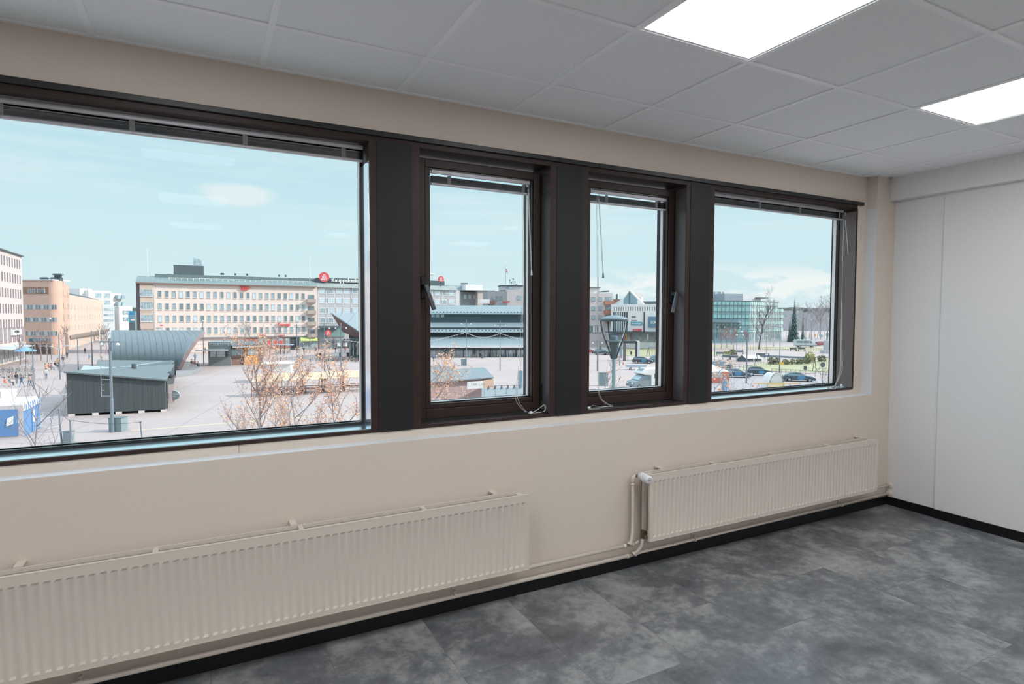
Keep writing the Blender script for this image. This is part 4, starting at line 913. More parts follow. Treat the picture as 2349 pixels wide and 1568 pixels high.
for i in range(len(rows)-1): a, b_ = rows[i][-1]-O, rows[i+1][-1]-O; k.add([a, b_, b_+off, a+off], [(0, 1, 2, 3)])
for i in range(len(rows)-1): a, b_ = rows[i][0]-O, rows[i+1][0]-O; k.add([a, b_, b_+off, a+off], [(0, 1, 2, 3)])
k.build('rim', emat('rim_mauve', 150, 128, 132), r)
k = MB()
for j in range(1, 34, 2):
    q_ = [rows[i][j]-O-FWH*.03 for i in range(len(rows)) if (rows[i][j]-rows[i][-1]).length > .15]
    if len(q_) > 2: k.tube(q_, .028, 4)
k.build('standing_seam', m_metald, r)
k = MB(); P_ = [G(404, 866), G(440, 861), G(462, 851), G(458, 845), G(430, 838), G(405, 840)]
k.prism([p-O for p in P_], (0, 0, 0), (0, 0, .85)); k.build('plinth', emat('plinth_grey', 176, 182, 188, .68), r)
# ---- grey and orange kiosks
F = Fac('grey_kiosk', 'grey timber cafe kiosk with raised letters and an awning, beside the shell', 'kiosk', 476, 123, 527, 124)
F.body(emat('kiosk_grey', 150, 164, 166, .8), F.z(500, 783.5), 6); m_kl = emat('kiosk_letters', 178, 190, 196, .85)
MB().box(F.x(453), F.x(525), -2.2, .2, F.z(500, 803), F.z(500, 801)).build('awning', emat('awning_pale', 206, 216, 222, .85), F.root)
text('sign_text', 'TORIKUPPILA', .85, m_kl, F.root, (F.x(476.5), -.12, F.z(500, 793)), (PI/2, 0, 0), .08, sx=.92)
F.rect(482, 805, 495, 818, m_panel_, 'hatch'); F.rect(497, 805, 516, 818, m_panel_, 'hatch'); F.rect(516, 803, 522, 818, m_metald, 'door')
F = Fac('orange_kiosk', 'orange kiosk with a low grey roof and a stacked row of chairs in front', 'kiosk', 527, 124, 600, 128)
F.body(emat('orange_timber', 244, 180, 104, .85), F.z(560, 797), 5, x0=F.x(560)); F.body(emat('kiosk_brown', 150, 120, 110), F.z(545, 797), 5, x1=F.x(560), y0=.6)
k = MB(); k.prism([(0, -1.5, F.z(530, 795, -1)), (F.L+.8, -1.5, F.z(600, 790, -1)), (F.L+.8, 6, F.z(600, 788, 0)), (0, 6, F.z(530, 784, 0))], (0, 0, 0), (0, 0, .25)); k.build('roof', m_metald, F.root)
MB().box(0, F.L+.5, -1.8, -1.5, F.z(560, 796, -1), F.z(560, 793.5, -1)).build('eaves', m_rfl, F.root)
F.rect(530, 800, 559, 815, m_pane, 'glazing', off=.55); F.rect(568, 800, 592, 814, m_panel_, 'hatch'); F.rect(594, 798, 598, 823, m_brick, 'post', proud=.2)
# cafe chairs (stacked row) at the kiosk terrace
def chair_mb(s=1):
    k = MB(); k.box(-.22, .22, -.22, .22, .42, .46); k.box(-.22, .22, .19, .23, .46, .86)
    for a in (-.2, .2):
        for b_ in (-.2, .2): k.box(a-.015, a+.015, b_-.015, b_+.015, 0, .42)
    return k
cm = chair_mb().mesh('terrace_chair', emat('chair_grey', 92, 100, 106))
for i in range(8):
    p = G(531+i*4.1, 822.5+(i % 2)); o = link('terrace_chair', cm, None, p); o.rotation_euler = (0, 0, i*.7)
    tag(o, 'grey chair on the kiosk terrace between the grey and orange kiosks', 'chair', 'chairs on the kiosk terrace')
# ---- blue stall at the lower left
r = empty('blue_stall', (*G(55, 1002).xy, GZ), 0, 'blue sales stall with a white roof and striped awning edge, lower left', 'stall'); O = r.location
A1, A2, A3 = G(55, 1002), G(94, 979), G(-60, 1008)
B1, B2, B3 = [Vector((p.x, p.y, W(u, v, (p-EYE).dot(FWH)).z)) for p, u, v in ((A1, 52, 929), (A2, 92, 910), (A3, -62, 934))]
m_blu = emat('stall_blue', 120, 168, 222, .8)
k = MB(); A4, B4 = A3+(A2-A1), B3+(A2-A1); k.add([p-O for p in (A3, A1, A2, A4, B3, B1, B2, B4)], [(3, 2, 1, 0), (0, 1, 5, 4), (1, 2, 6, 5), (2, 3, 7, 6), (3, 0, 4, 7)]); k.build('wall', m_blu, r)
k = MB(); k.prism([B3-O, B1-O, B2-O, B4-O], (0, 0, 0), (0, 0, .12)); k.build('roof', m_wht, r)
dv = (A2-A1); nrm = Vector((dv.y, -dv.x, 0)).normalized()
for i in range(16):
    a = A1+dv*(i/16); b_ = A1+dv*((i+1)/16); za = B1.z+(B2.z-B1.z)*i/16
    k = MB(); k.prism([Vector((a.x, a.y, za-.5))-O, Vector((b_.x, b_.y, za-.5))-O, Vector((b_.x, b_.y, za))-O, Vector((a.x, a.y, za))-O], (0, 0, 0), nrm*.12); k.build('awning_stripe', m_wht if i % 2 == 0 else m_blu, r)
nf = (A1-A3).normalized(); nn = Vector((nf.y, -nf.x, 0))
MB().prism([A3-O, A1-O, B1-O, B3-O], (0, 0, 0), nn*.03).build('front_frame', emat('stall_grey', 214, 206, 208, .85), r)
for t0, t1 in ((.02, .45), (.48, .90)):
    a, b_ = A3.lerp(A1, t0), A3.lerp(A1, t1); h0 = Vector((0, 0, .15)); h1 = Vector((0, 0, 2.45))
    MB().prism([a-O+h0, b_-O+h0, b_-O+h1, a-O+h1], (0, 0, 0), nn*.08).build('front_panel', emat('stall_blue2', 110, 158, 214, .8), r)
p = A1+dv*.52; MB().prism([p-O+Vector((0, 0, .9)), p+dv*.08-O+Vector((0, 0, .8)), p+dv*.09-O+Vector((0, 0, 2.0)), p+dv*.03-O+Vector((0, 0, 2.1))], (0, 0, 0), nrm*.05).build('white_figure_mark', m_wht, r)
k = MB(); p = A3.lerp(A1, .66)-O; k.prism([p+Vector((0, 0, 1.0))+nn*.1, p+nf*.5+Vector((0, 0, 1.2))+nn*.1, p+nf*.55+Vector((0, 0, 1.9))+nn*.1, p+nf*.1+Vector((0, 0, 1.7))+nn*.1], (0, 0, 0), nn*.04); k.build('white_mark', m_wht, r)
p, d = gpos(-2, 950); k = MB(); k.box(-2.2, 1.15, -1.0, 1.0, 0, 2.6); o = k.build('white_container', m_wht, None, p); o.rotation_euler = (0, 0, -YAW); tag(o, 'white container box at the left edge behind the blue stall', 'container')
# ---- crowd barriers
m_galv = emat('galvanised', 206, 216, 230, .85, rough=.4)
def barrier(u0, v0, u1, v1, label):
    a, b_ = G(u0, v0), G(u1, v1); t_ = b_-a; L_ = t_.length; k = MB()
    k.tube([(0, 0, .15), (0, 0, 1.1), (L_, 0, 1.1), (L_, 0, .15), (0, 0, .15)], .02, 5)
    for i in range(1, int(L_/.16)): k.tube([(i*.16, 0, .15), (i*.16, 0, 1.1)], .009, 4)
    k.tube([(.3, -.3, 0), (.3, .3, 0)], .02, 4); k.tube([(L_-.3, -.3, 0), (L_-.3, .3, 0)], .02, 4)
    k.tube([(.3, 0, 0), (.3, 0, .15)], .02, 4); k.tube([(L_-.3, 0, 0), (L_-.3, 0, .15)], .02, 4)
    o = k.build('crowd_barrier', m_galv, None, a); o.rotation_euler = (0, 0, math.atan2(t_.y, t_.x)); tag(o, label, 'barrier', 'crowd barriers beside the blue stall')
barrier(78, 988, 100, 978, 'crowd barrier against the side of the blue stall'); barrier(101, 988, 136, 980, 'crowd barrier between the blue stall and the leaning white pole'); barrier(98, 970, 138, 977, 'crowd barrier standing behind the others next to the blue stall')
def simple(name, mb, m, u, v, label, cat, rz=-YAW, group=None, smooth=False):
    o = mb.build(name, m, None, G(u, v)); o.rotation_euler = (0, 0, rz); return tag(o, label, cat, group)
def cabinet(u, vt, vb, w, label, m=None):
    h = hof(u, vt, vb); k = MB(); k.box(-w/2, w/2, 0, w*.8, 0, h); o = simple('utility_cabinet', k, m or emat('cabinet_grey', 150, 170, 176, .8), u, vb, label, 'cabinet')
    MB().box(-w/2-.03, w/2+.03, -.03, w*.8+.03, h, h+.05).build('lid', m_metal, o); return o
cabinet(153, 990, 1017, .62, 'grey utility cabinet between the two thin poles at the lower left')
cabinet(264, 959, 990, 1.15, 'broad grey box around the foot of the tall mast in front of the pavilion')
cabinet(1063.5, 824, 838, 1.1, 'grey box around the left lamp post before the market hall')
cabinet(1385, 855, 885, 1.3, 'grey cabinet behind the pole of the street lantern')
def pole(u, vt, vb, r0, label, lean=0, name='pole', cat='pole', m=None):
    p, d = gpos(u, vb); h = (vb-vt)/FP*d; k = MB(); k.tube([(0, 0, 0), (lean, 0, h*.6), (lean*1.3, 0, h)], [r0, r0*.9, r0*.8], 8); k.ball((lean*1.3, 0, h), r0*1.4)
    o = k.build(name, m or m_pole, None, p); o.rotation_euler = (0, 0, -YAW); return tag(o, label, cat)
pole(142, 937, 1016, .07, 'leaning pale pole carrying the rope, left of the utility cabinet', -.12); pole(163, 963, 1026, .07, 'short pale pole carrying the rope, right of the utility cabinet')
pole(327, 967, 1012, .06, 'short grey post with the rope end, right of the tall mast', -.1)
k = MB(); pa, pb, pc = W(141, 942, 50.5), W(163, 963, 48.3), W(325, 967, 49)
def sag(a, b_, s, n=10): return [a.lerp(b_, i/n)-Vector((0, 0, s*math.sin(PI*i/n))) for i in range(n+1)]
k.tube(sag(pa, pb, .25)+sag(pb, pc, .25)[1:], .018, 5); tag(k.build('rope', m_poled), 'thin sagging rope strung between the pale poles at the lower left', 'rope')
# ---- lamp posts and masts
def twin_lamp(u, vt, vb, label, arms=1.0, heads=2, m=None, r0=.09, drop=.9, kind='bar'):
    p, d = gpos(u, vb); h = (vb-vt)/FP*d; root = empty('lamp_post', p, -YAW, label, 'lamp post')
    m = m or m_pole
    MB().tube([(0, 0, 0), (0, 0, h*.35), (0, 0, h*.36), (0, 0, h)], [r0*1.25, r0*1.2, r0, r0*.8], 8).build('pole', m, root)
    if kind == 'bar':
        MB().box(-arms-.2, arms+.2, -.05, .05, h-drop, h-drop+.08).build('crossbar', m, root)
        for s in (-1, 1): MB().lathe([(.07, 0), (.16, -.16), (.18, -.22), (.10, -.32)], (s*arms, 0, h-drop), 10).build('lamp_head', m_frw, root)
    if kind == 'curve':
        for s, q in ((-1, 1.0), (1, .7))[:heads]:
            k = MB(); k.tube([(s*arms*q*i/6, 0, h-drop+(1-(1-i/6)**2)*.55*arms*.6) for i in range(7)], [.05]*6+[.03], 6); k.box(min(s*arms*q, s*arms*q*1.35), max(s*arms*q, s*arms*q*1.35), -.1, .1, h-drop+.30*arms, h-drop+.30*arms+.08); k.build('lamp_arm', m_wht, root)
    if kind == 'ball': MB().ball((0, 0, h), .22, n=10).build('lamp_head', m_frw, root)
    if kind == 'side':
        MB().tube([(0, 0, h-.1), (-arms, 0, h)], .05, 6).build('lamp_arm', m, root); MB().box(-arms-.5, -arms+.1, -.12, .12, h-.05, h+.06).build('lamp_head', m, root)
    return root
mst = twin_lamp(258, 774, 991, 'tall grey mast with floodlights rising past the black pavilion', .7, r0=.13, drop=.35)
k = MB()
for s in (-1, 1): k.tube([(-.9, s*.02, 3.2), (-.9, s*.02, 9.3)], .02, 4)
for i in range(12): k.tube([(-.9, 0, 3.3+i*.5), (0, 0, 3.3+i*.5 if i % 3 == 0 else 3.35+i*.5)] if i % 3 == 0 else [(-.9, 0, 3.3+i*.5), (-.6, 0, 3.3+i*.5)], .02, 4)
k.build('letter_frame', m_frw, mst)
twin_lamp(334, 775, 842, 'grey mast with two white lamps standing against the curved shell', .55, drop=.3)
pole(353, 770, 838, .07, 'thin mast with a dark box near its foot, against the curved shell')
twin_lamp(77.5, 790, 893, 'grey lamp post with blue sign plates at the left, beside the walking group', 1.0, kind='curve', heads=1, drop=3.2)
twin_lamp(138, 766, 870, 'slim lamp post with one long curved arm left of the pavilion', 2.2, kind='curve', drop=2.6)
twin_lamp(180, 772, 856, 'slim lamp post with two curved arms just left of the pavilion roof', 2.2, kind='curve', drop=2.2)
twin_lamp(212, 757, 840, 'slim lamp post with two curved arms behind the pavilion ridge', 2.0, kind='curve', drop=2.6)
twin_lamp(118, 730, 824, 'tall thin lamp post in front of the rounded peach corner', kind='ball', r0=.07)
twin_lamp(467.5, 736, 835, 'thin ball lamp post between the shell and the grey kiosk', kind='ball', r0=.08)
twin_lamp(663, 732, 800, 'thin ball lamp post in front of the peach shops', kind='ball', r0=.07)
twin_lamp(682, 742, 830, 'grey lamp post in front of the lime green awning', .5, kind='bar', drop=.5)
twin_lamp(744.5, 741, 850, 'grey twin lamp post to the left of the entrance roof', 1.0, kind='bar', drop=.8)
twin_lamp(783, 740, 852, 'grey twin lamp post in front of the pointed entrance roof', 1.0, kind='bar', drop=.8, r0=.11)
twin_lamp(1069.5, 732, 838, 'grey twin lamp post in front of the market hall, left one', 1.0, kind='bar', drop=.8)
twin_lamp(1147, 735, 850, 'grey twin lamp post in front of the market hall, right one', 1.0, kind='bar', drop=.7)
k = MB(); a, b_, c, e = W(745, 776, 118), W(783, 779, 116), W(1069, 762, 126), W(1147, 764, 114)
k.tube(sag(a, b_, 1.0)+sag(b_, c, 1.6, 24)[1:]+sag(c, e, .9, 14)[1:]+sag(e, W(1300, 768, 112), 1.2, 14)[1:], .03, 4)
for q in sag(c, e, .9, 26)+sag(b_, c, 1.6, 40)+sag(e, W(1300, 768, 112), 1.2, 26): k.ball(q-Vector((0, 0, .1)), .09, n=4)
tag(k.build('light_string', m_frw), 'string of small white lights hung between the lamp posts before the hall', 'light string')
k = MB(); a, b_ = W(334, 795, 121), W(353, 786, 121); k.tube(sag(a, W(470, 796, 118), .5, 16), .02, 4); k.tube(sag(b_, W(470, 788, 118), .4, 16), .02, 4); tag(k.build('light_string', m_frw), 'thin string of lights crossing in front of the curved shell', 'light string')
# ---- white tent box and market stalls
F = Fac('white_tent', 'plain white square sales tent behind the cream market stalls', 'tent', 598, 92, 664, 93)
F.body(m_wht, 2.9, 4); k = MB(); k.prism([(-.2, -.2, 2.9), (F.L+.2, -.2, 2.9), (F.L+.2, 4.2, 2.9), (-.2, 4.2, 2.9)], (0, 0, 0), (0, 0, .15)); k.build('roof', m_wht, F.root)
m_crm = emat('cream_canvas', 252, 226, 194, .66); m_wood = emat('stall_wood', 176, 142, 132, .7)
st = empty('market_stall', (0, 0, 0)); 
k = MB(); k.prism([(-1.42, -1.0, 1.95), (1.42, -1.0, 1.95), (1.42, .9, 2.75), (-1.42, .9, 2.75)], (0, 0, 0), (0, 0, .05)); k.build('awning', m_crm, st)
for x in (-1.38, 1.38):
    for y, h in ((-.9, 2.0), (.8, 2.7)): MB().box(x-.04, x+.04, y-.04, y+.04, 0, h).build('post', m_wood, st)
k = MB(); k.box(-1.5, 1.5, -.75, -.05, .82, .88); k.box(-1.5, 1.5, -.8, -.74, .7, .86); k.build('table', m_wood, st); k = MB(); k.box(-1.5, 1.5, 1.6, 2.2, .80, .86)
for x in (-1.45, 1.45): k.box(x-.04, x+.04, 1.6, 1.68, 0, .8); k.box(x-.04, x+.04, 2.12, 2.2, 0, .8)
k.build('rear_table', m_wood, st); MB().box(-1.5, 1.5, .2, .5, .42, .47).build('bench', m_wood, st)
stalls = [(608, 908, 'leftmost, behind the brown-leafed tree'), (640, 905, 'second from the left, beside the white tent'), (667, 904, 'third from the left in the front row'), (711, 902, 'fourth, standing free of the tree'), (760, 899, 'fifth, in front of the twin lamp post'), (808, 896, 'at the right edge of the widest window')]
for i, (u, v, s) in enumerate(stalls):
    p = G(u, v); o = st if i == 0 else copy_tree(st, p); o.location = p; o.rotation_euler = (0, 0, -YAW+.08)
    tag(o, 'cream market stall on wooden posts, '+s, 'market stall', 'cream-roofed market stalls')
for u, vt, vb, lab in ((684.5, 857, 899, 'far left of the row'), (693, 862, 905, 'second from the left'), (732, 852, 894, 'third, taller one'), (745, 860, 904, 'rightmost of the row')):
    p, d = gpos(u, vb-6); h = (vb-6-vt)/FP*d; root = empty('closed_parasol', p, 0, 'closed red-brown parasol among the market stalls, '+lab, 'parasol', 'closed parasols among the stalls')
    MB().tube([(0, 0, 0), (0, 0, h)], .03, 6).build('pole', m_wood, root); MB().lathe([(.22, h-.75), (.16, h-.4), (.03, h)], (0, 0, 0), 8).build('canopy', emat('rust', 206, 140, 104, .85), root)
for i, (u, w) in enumerate(((813, 0), (821, .2))):
    p, d = gpos(u, 818); root = empty('closed_parasol', p, 0, ('left' if i == 0 else 'right')+' one of two tall closed white parasols under the entrance roof', 'parasol')
    MB().tube([(0, 0, 0), (0, 0, 3.8)], .05, 6).build('pole', m_pole, root); MB().lathe([(.25, .3), (.42, .7), (.22, 1.9), (.5, 2.9), (.3, 3.5), (.05, 3.9)], (0, 0, 0), 8).build('canopy', m_wht, root)
# ---- bicycles
def bicycle(col):
    root = empty('bicycle', (0, 0, 0)); m_t = m_dark
    for x in (-.52, .52):
        k = MB(); k.tube([(x+.33*math.cos(a), 0, .34+.33*math.sin(a)) for a in [2*PI*i/12 for i in range(13)]], .025, 4, cap=False)
        for i in range(3): a = PI*i/3; k.tube([(x-.3*math.cos(a), 0, .34-.3*math.sin(a)), (x+.3*math.cos(a), 0, .34+.3*math.sin(a))], .008, 3)
        k.build('wheel', m_t, root)
    k = MB(); 
    for a, b_ in (((-.52, 0, .34), (-.12, 0, .32)), ((-.52, 0, .34), (-.22, 0, .78)), ((-.12, 0, .32), (-.24, 0, .86)), ((-.12, 0, .32), (.36, 0, .76)), ((-.22, 0, .78), (.34, 0, .82)), ((.32, 0, .95), (.52, 0, .34))): k.tube([a, b_], .022, 4)
    k.build('frame', col, root)
    k = MB(); k.tube([(.26, -.26, .98), (.33, 0, 1.0), (.26, .26, .98)], .018, 4); k.build('handlebar', m_t, root)
    MB().box(-.36, -.12, -.07, .07, .86, .92).build('saddle', m_t, root); return root
bcol = [emat('bike_'+n, *c, .8) for n, c in (('black', (84, 84, 90)), ('red', (190, 110, 100)), ('blue', (120, 140, 160)), ('tan', (206, 186, 160)))]
bp = [bicycle(c) for c in bcol]; used = [0]*4; rb = random.Random(5)
def bike(u, v, label, group, rz=None):
    i = rb.randrange(4); p = G(u, v); a = rz if rz is not None else -YAW+PI/2+rb.uniform(-.35, .35)
    if not used[i]: o = bp[i]; used[i] = 1; o.location = p; o.rotation_euler = (0, 0, a)
    else: o = copy_tree(bp[i], p, a)
    tag(o, ('black', 'red', 'blue', 'tan')[i]+'-framed '+label, 'bicycle', group)
for i in range(34): bike(992+i*6.25 if i < 13 else 1002+i*6.1, 821.5-i*.12+rb.uniform(-.6, .6), 'bicycle in the long row before the market hall, '+('left of the left lamp post' if i < 13 else 'between the two lamp posts' if i < 24 else 'right of the right lamp post'), 'bicycles before the market hall')
for i in range(30): bike(730+i*3.4, 828+rb.uniform(-2.5, 2), 'bicycle under the pointed entrance roof, '+('left of the twin lamp posts' if i < 5 else 'between the lamp posts' if i < 16 else 'right of the lamp posts'), 'bicycles under the entrance roof')
for i in range(8): bike(634+i*4.2, 810+rb.uniform(-.8, 1), 'parked bicycle under the small shelter before the peach shops', 'bicycles under the small shelter')
for i in range(16): bike(2+(i % 8)*10+rb.uniform(-2, 2), 852+(i//8)*14+rb.uniform(-2, 2), 'bicycle at the cafe by the pinkish block, '+('far row' if i < 8 else 'near row')+(' left half' if i % 8 < 4 else ' right half'), 'bicycles by the cafe at the left')
root = empty('bike_shelter', G(650, 812), -YAW, 'small flat-roofed bicycle shelter on two posts before the peach shops', 'shelter')
MB().box(-3, 2.6, -1, 1, 2.5, 2.65).build('roof', m_rfl, root)
for x in (-.8, .3): MB().box(x-.06, x+.06, -.06, .06, 0, 2.5).build('post', m_poled, root)
# ---- people
SK = mat('skin', ex(220, 176, 156, .8), .6)
def person_mesh(pose, coat, trou, hair):
    v = {'pel': (0, 0, .95), 'wai': (0, 0, 1.15), 'che': (0, 0, 1.38), 'nek': (0, .01, 1.52), 'hed': (0, -.01, 1.66), 'top': (0, 0, 1.74)}
    r = {'pel': .15, 'wai': .14, 'che': .17, 'nek': .06, 'hed': .10, 'top': .06}
    st_ = {'walk': .30, 'stand': .03, 'sit': 0}[pose]; E_ = [('pel', 'wai'), ('wai', 'che'), ('che', 'nek'), ('nek', 'hed'), ('hed', 'top')]
    for s, nme in ((-1, 'l'), (1, 'r')):
        f = s*st_
        if pose == 'sit': pts = [('h', (s*.10, -.05, .93), .10), ('k', (s*.13, -.45, .93), .07), ('a', (s*.13, -.47, .48), .05), ('t', (s*.13, -.60, .44), .04)]
        else: pts = [('h', (s*.10, f*.15, .88), .10), ('k', (s*.10, f*.5-.03, .50), .068), ('a', (s*.10, f, .09), .045), ('t', (s*.11, f-.14, .04), .038)]
        arm = [('s', (s*.19, 0, 1.42), .07), ('e', (s*.25, -f*.5+.02, 1.16), .052), ('w', (s*.24, -f*.9-.10, .95), .038), ('m', (s*.23, -f*.9-.14, .87), .032)]
        pr_ = 'pel'
        for q, c, rr_ in pts: v[nme+q] = c; r[nme+q] = rr_; E_.append((pr_, nme+q)); pr_ = nme+q
        pr_ = 'che'
        for q, c, rr_ in arm: v[nme+q] = c; r[nme+q] = rr_; E_.append((pr_, nme+q)); pr_ = nme+q
    ks = list(v); me = bpy.data.meshes.new('b'); me.from_pydata([v[k_] for k_ in ks], [(ks.index(a), ks.index(b_)) for a, b_ in E_], [])
    o = bpy.data.objects.new('tmp', me); C.objects.link(o); md = o.modifiers.new('s', 'SKIN')
    for i, k_ in enumerate(ks): sv = me.skin_vertices[0].data[i]; sv.radius = (r[k_], r[k_]*.8); sv.use_root = (k_ == 'pel')
    o.modifiers.new('u', 'SUBSURF').levels = 1
    dg = bpy.context.evaluated_depsgraph_get(); m2 = bpy.data.meshes.new_from_object(o.evaluated_get(dg)); bpy.data.objects.remove(o)
    m2.name = 'person'; m2.materials.clear()
    for m_ in (coat, trou, SK, m_dark): m2.materials.append(m_)
    for p_ in m2.polygons:
        c = p_.center; z = c.z; i = 0
        hand = abs(c.x) > .17 and z < .92
        if pose == 'sit': hand = hand and c.y > -.25 and z < .92; low = z < .98
        else: low = z < .90
        if z > 1.50: i = 2
        elif hand: i = 2
        elif low: i = 1
        if (z < .10 and pose != 'sit') or (pose == 'sit' and z < .48): i = 3
        p_.material_index = i
    return m2
PM = {}
def cmat(c): return emat('cloth_%d_%d_%d' % c, *c, .8)
def person(u, v, coat, trou, pose, face, label, hair=(80, 66, 60), zoff=0, group=None):
    key = (pose, coat, trou)
    if key not in PM: PM[key] = person_mesh(pose, cmat(coat), cmat(trou), None)
    p = G(u, v); p.z += zoff
    if pose == 'sit': p.z -= .42
    o = link('person', PM[key], None, p); o.rotation_euler = (0, 0, face); tag(o, label, 'person', group)
    MB().ball((0, .02, 1.70), .108, .115, .10, n=10).build('hair', cmat(hair), o); return o
bl, wh, blk, org, tan, gry, jean, teal = (92, 116, 150), (226, 224, 228), (70, 72, 82), (236, 130, 90), (226, 196, 182), (140, 144, 152), (120, 150, 186), (80, 140, 170)
person(50, 888, bl, jean, 'walk', 2.6, 'person in a blue jacket walking, left of the lamp post with sign plates')
person(68, 886, tan, teal, 'walk', 2.6, 'person in a beige top walking beside the blue-jacketed one'); person(73, 885, tan, blk, 'walk', 2.6, 'person in a beige coat and dark trousers just left of the lamp post')
person(106, 869, wh, jean, 'walk', .2, 'person in pale clothes walking alone, left of the slim lamp post')
person(38, 880, blk, gry, 'stand', 1, 'person in dark clothes standing by the bicycles at the left')
person(112, 848, org, blk, 'sit', 1.2, 'person in a bright orange top sitting on the bench group', group=None, zoff=0)
person(118, 849, gry, jean, 'sit', 1.2, 'person in grey sitting next to the one in orange'); person(104, 850, (200, 160, 120), tan, 'sit', 1.5, 'person in tan sitting on the bench left of the one in orange')
person(127, 843, blk, blk, 'sit', 1.0, 'person in black sitting at the far end of the bench group'); person(133, 841, (214, 160, 110), blk, 'stand', 0, 'person in ochre standing behind the bench group')
person(145, 834, blk, gry, 'stand', 0, 'person in dark coat standing near the slim lamp post'); person(154, 822, blk, blk, 'walk', 0, 'person in black walking near the shop canopy')
person(195, 812, blk, blk, 'walk', 0, 'person in black walking in the street mouth'); person(205, 829, teal, tan, 'walk', 2, 'person in teal walking behind the pavilion, left of its ridge')
person(232, 826, tan, blk, 'stand', 0, 'person in beige standing right behind the pavilion ridge'); person(250, 814, (190, 80, 90), blk, 'walk', 0, 'person in dark red near the left rim of the shell')
person(11, 886, org, tan, 'sit', 1.4, 'person in orange sitting at the cafe at the left edge'); person(22, 884, gry, blk, 'sit', 1.4, 'person in grey sitting at the cafe, right of the orange one')
person(447.5, 827, teal, (60, 100, 130), 'walk', .2, 'person in bright blue walking between the shell and the grey kiosk')
person(440, 846, blk, gry, 'sit', .6, 'person in black sitting on the shell plinth, leaning back', zoff=.62); person(447, 847, (150, 90, 90), blk, 'sit', .6, 'person in dark red sitting on the shell plinth', zoff=.62)
person(455, 851, blk, (100, 70, 80), 'sit', .6, 'person sitting at the right end of the shell plinth', zoff=.5)
person(471, 812, blk, org, 'stand', 0, 'person standing at the left end of the grey kiosk')
person(694, 829, (96, 120, 156), blk, 'walk', .1, 'person in a blue jacket walking alone across the open square', hair=(230, 230, 230))
person(727, 826, blk, gry, 'walk', .1, 'person in black walking, left of a pair near the bicycle rack'); person(735, 824, blk, blk, 'walk', .1, 'person in black walking, right of a pair near the bicycle rack')
person(725, 806, (190, 150, 140), blk, 'walk', 0, 'person walking by the lime green awning'); person(769.5, 809, blk, gry, 'walk', .5, 'person in black walking towards the shopping centre doors')
person(792, 810, (236, 96, 90), gry, 'walk', 1, 'person in a red top in front of the shopping centre window')
person(697, 809, blk, blk, 'stand', 0, 'person in black standing outside the passage by the lime awning')
person(994.5, 829, (110, 132, 168), blk, 'walk', .3, 'person in blue walking left of the bicycle row before the hall'); person(1101, 818, wh, blk, 'stand', 0, 'person in a white shirt near the market hall bins')
person(1075, 816, wh, blk, 'stand', 0, 'person in white at the market hall door')
# bins
for u, v, lab in ((1106, 821, 'round grey litter bin before the market hall'), (798, 818, 'dark litter bin near the two closed white parasols'), (781, 818, 'dark litter bin behind the twin lamp post')):
    k = MB(); k.lathe([(.28, 0), (.34, .1), (.36, 1.0), (.3, 1.1)], (0, 0, 0), 12); simple('litter_bin', k, m_metald, u, v, lab, 'bin')
for u, v in ((626, 829), (644, 827), (658, 825), (712, 829)):
    k = MB(); k.lathe([(.08, 0), (.08, .85), (.03, .95)], (0, 0, 0), 8); simple('bollard', k, m_poled, u, v, 'thin dark bollard in the loose row before the peach shops', 'bollard', group='bollards on the square')
# ---- roadway strips, cable
def strip(name, pts, m, z=.02, kind='structure', label=None, cat=None):
    k = MB(); P = [G(u, v) for u, v in pts]; 
    k.prism([Vector((p.x, p.y, GZ+.005)) for p in P], (0, 0, 0), (0, 0, z)); o = k.build(name, m)
    return tag(o, label, cat, kind=kind)
a, b_ = G(300, 987), G(850, 945); k = MB(); d_ = (b_-a); n_ = Vector((-d_.y, d_.x, 0)).normalized()*.09
k.prism([a-n_, a+d_*1.2-n_, a+d_*1.2+n_, a+n_], (0, 0, 0), (0, 0, .012)); tag(k.build('yellow_line', emat('line_yellow', 240, 224, 176, .85)), kind='structure')
# ---- brown brick kiosk and fence seen in the left opening window
r = empty('brick_kiosk', (*G(987, 905).xy, GZ), 0, 'brown brick market building with grey metal roofs and a white lettered board', 'building'); O = r.location
m_bk = emat('kiosk_brick', 196, 172, 172, .8, var=.12, scale=3); m_bk2 = emat('kiosk_brick_brown', 196, 164, 148, .8, var=.12, scale=3)
a, b_, c = W(975, 879, 62), W(1131, 868, 66), W(1116, 848, 76); d_ = W(975, 853, 72)
lift = lambda p, z: Vector((p.x, p.y, z)); bz = GZ
quadbox([lift(a, bz), lift(b_, bz), lift(c, bz), lift(d_, bz)], [a, b_, lift(c, b_.z), lift(d_, a.z)]).build('wall', m_bk, r)
k = MB(); ri1, ri2 = W(975, 851, 70), W(1116, 848, 74); e1, e2 = W(975, 879, 61.5), W(1133, 867, 65.5)
k.prism([e1-O, e2-O, ri2-O, ri1-O], (0, 0, 0), (0, 0, .12)); k.prism([ri1-O, ri2-O, lift(c, b_.z)-O+Vector((1, 3, 0)), lift(d_, a.z)-O+Vector((0, 3, 0))], (0, 0, 0), (0, 0, .12)); k.build('roof', emat('kiosk_roof', 138, 150, 156, .8), r)
k = MB(); k.prism([W(975, 854, 82)-O, W(1044, 846, 84)-O, W(1020, 840, 88)-O, W(975, 841, 88)-O], (0, 0, 0), (0, 0, .12)); k.build('rear_roof', emat('kiosk_roof', 0, 0, 0), r)
quadbox([lift(W(975, 854, 82), bz), lift(W(1042, 847, 84), bz), lift(W(1020, 840, 88), bz), lift(W(975, 841, 88), bz)], [W(975, 855, 82), W(1042, 848, 84), lift(W(1020, 840, 88), W(1042, 848, 84).z), lift(W(975, 841, 88), W(975, 855, 82).z)]).build('rear_wall', m_bk, r)
